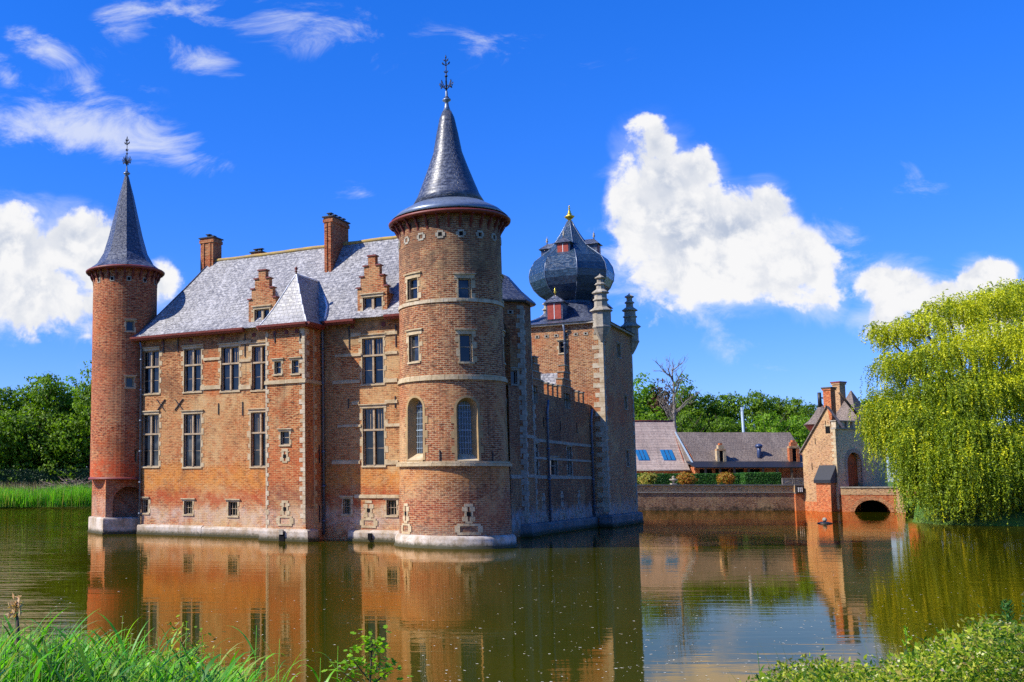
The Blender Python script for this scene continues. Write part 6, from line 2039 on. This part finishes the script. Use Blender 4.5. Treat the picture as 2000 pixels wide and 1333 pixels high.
sz = N('SeparateXYZ'); t.links.new(N('TexCoord').outputs['Generated'], sz.inputs[0])
skyc = cmix(1., skyc, cmix(sstep(sz.outputs[2], -.05, .60), (1.35, .76, .84), (1., 1., 1.)), 'MULTIPLY')
gen = N('TexCoord').outputs['Generated']
sx = N('SeparateXYZ'); t.links.new(gen, sx.inputs[0])
yy = mth('MAXIMUM', sx.outputs[1], .03)
cu, cv = mth('DIVIDE', sx.outputs[0], yy), mth('DIVIDE', sx.outputs[2], yy)
cb = N('CombineXYZ'); put(cb.inputs[0], cu); put(cb.inputs[1], cv); UVc = cb.outputs[0]
def noi(scale, det, rough, dist=0., off=(0, 0, 0), st=(1, 1, 1), rot=0.):
    m = N('Mapping'); t.links.new(UVc, m.inputs[0]); m.inputs['Location'].default_value = off; m.inputs['Scale'].default_value = st; m.inputs['Rotation'].default_value = (0, 0, rot)
    x = N('TexNoise'); x.inputs['Scale'].default_value = scale; x.inputs['Detail'].default_value = det; x.inputs['Roughness'].default_value = rough; x.inputs['Distortion'].default_value = dist
    t.links.new(m.outputs[0], x.inputs['Vector']); return x.outputs[0]
def uvdir(px, py): d = ray(px, py); return d.x / d.y, d.z / d.y
warp = None
def field(blobs):
    cur = None
    for (px, py, rx, ry, rot, w) in blobs:
        u, v = uvdir(px, py); m = N('Mapping', vector_type='TEXTURE'); t.links.new(UVc, m.inputs[0])
        m.inputs['Location'].default_value = (u, v, 0); m.inputs['Rotation'].default_value = (0, 0, R(-rot)); m.inputs['Scale'].default_value = (rx / F, ry / F, 1)
        g = N('TexGradient', gradient_type='SPHERICAL'); t.links.new(m.outputs[0], g.inputs[0])
        q = mth('MULTIPLY', g.outputs['Fac'], w)
        cur = q if cur is None else mth('MAXIMUM', cur, q)
    return cur
cum = [(1275, 280, 100, 95, 0, 1), (1300, 350, 125, 120, 0, 1), (1350, 330, 90, 80, 0, .9), (1255, 420, 90, 150, 0, .8), (1340, 440, 170, 140, 0, 1), (1440, 450, 150, 120, 0, .95), (1495, 400, 75, 75, 0, .7),
       (1430, 530, 230, 115, 8, .9), (1540, 530, 150, 115, 0, .8), (1595, 585, 100, 72, 0, .6), (1310, 540, 170, 130, 0, .62),  
       (1760, 570, 120, 90, 0, .95), (1740, 620, 110, 70, 0, .75), (1840, 600, 150, 90, 0, .9), (1925, 560, 95, 80, 0, .9), (1960, 620, 130, 100, 0, .9),
       (30, 480, 150, 130, 0, 1), (140, 475, 130, 105, 0, 1), (60, 570, 190, 120, 0, .85), (190, 520, 110, 90, 0, .85), (180, 600, 220, 90, 6, .62), (310, 560, 70, 70, 0, .6), (-60, 520, 160, 150, 0, 1)]
wsp = [(190, 262, 330, 80, 11, .95), (40, 235, 210, 85, 8, .9), (350, 305, 140, 52, 14, .8), (245, 62, 120, 82, -35, .8), (370, 15, 120, 60, 10, .8), (385, 112, 120, 52, 24, .85), (95, 96, 120, 44, 22, .85), (172, 166, 75, 70, 20, .75), (15, 150, 90, 44, 40, .7), (705, 378, 75, 34, 0, .75),
       (1800, 335, 90, 90, 0, .5), (1340, 600, 320, 90, 6, .62), (1470, 675, 130, 70, 20, .58), (640, 60, 560, 90, 12, .42), (1000, 100, 420, 60, 8, .36), (80, 640, 260, 90, 14, .6), (1650, 470, 95, 120, 0, .66), (200, 200, 160, 120, 10, .4), (1230, 470, 120, 220, 10, .5), (700, 30, 200, 40, 10, .4)]
fc = field(cum); fw_ = field(wsp)
n1 = noi(9, 9, .58, .15, (3.1, 1.7, 0)); n2 = noi(26, 7, .6, .3, (1.3, 5.1, 0)); n3 = noi(11, 9, .66, .7, (7, 2, 0), (1, 1.9, 1), R(-14))
dc = mth('ADD', fc, mth('ADD', mth('MULTIPLY', mth('SUBTRACT', n1, .5), 1.9), mth('MULTIPLY', mth('SUBTRACT', n2, .5), .95)))
al = sstep(dc, .24, .44)
aw_ = mth('MULTIPLY', sstep(mth('ADD', fw_, mth('MULTIPLY', mth('SUBTRACT', n3, .5), 2.6)), .22, 1.15), .72)
edge = sstep(fc, .04, .22)
al = mth('MULTIPLY', al, edge); aw_ = mth('MULTIPLY', aw_, sstep(fw_, .0, .25))
n1s = noi(9, 9, .58, .15, (3.1 + .016, 1.7 - .022, 0)); n2s = noi(26, 7, .6, .3, (1.3 + .010, 5.1 - .014, 0))
relief = mth('ADD', mth('MULTIPLY', mth('SUBTRACT', n1, n1s), 5.), mth('MULTIPLY', mth('SUBTRACT', n2, n2s), 3.))
lit = sstep(relief, -.75, .45)                      # billows: bright towards the sun, grey away from it
deep = sstep(dc, .40, .95)
CW = CLOUDW
shd = mth('MULTIPLY', mth('SUBTRACT', 1., lit), mth('ADD', .35, mth('MULTIPLY', deep, .6)))
cloud = cmix(shd, (CW, CW, CW * 1.01), (CW * .50, CW * .58, CW * .74))
skyc = cmix(aw_, skyc, (CW * .92, CW * .95, CW))
soft = mth('MULTIPLY', sstep(mth('ADD', fc, mth('MULTIPLY', mth('SUBTRACT', n3, .5), 1.2)), .02, .7), mth('MULTIPLY', mth('MULTIPLY', sstep(fc, 0., .15), sstep(cv, .40, .22)), .6))
skyc = cmix(soft, skyc, (CW * .9, CW * .95, CW * 1.03))
skyc = cmix(al, skyc, cloud)
bg = N('Background'); t.links.new(skyc, bg.inputs[0]); bg.inputs[1].default_value = .1
wo = N('OutputWorld'); t.links.new(bg.outputs[0], wo.inputs[0])
world.cycles.sampling_method = 'MANUAL'; world.cycles.sample_map_resolution = 1024

cam = bpy.data.cameras.new('camera'); co = bpy.data.objects.new('camera', cam); COL.objects.link(co)
co.location = EYEV; co.rotation_euler = (PI / 2 + PITCH, 0, 0)
cam.sensor_width = 36; cam.lens = F * 36 / 2000; cam.shift_x = (1000 - PX) / 2000; cam.shift_y = (PY - 666.5) / 2000
cam.clip_end = 8000; cam.clip_start = .1
sc.camera = co
vsx = sc.view_settings; sc.display_settings.display_device = 'sRGB'
vsx.view_transform = 'Standard'; vsx.look = 'None'; vsx.gamma = 1; vsx.use_curve_mapping = False; vsx.exposure = EXPO
sc.cycles.max_bounces = 6; sc.cycles.diffuse_bounces = 3; sc.cycles.glossy_bounces = 3; sc.cycles.transmission_bounces = 2; sc.cycles.transparent_max_bounces = 4
sc.cycles.use_adaptive_sampling = True; sc.cycles.adaptive_threshold = .02
sc.cycles.use_denoising = False
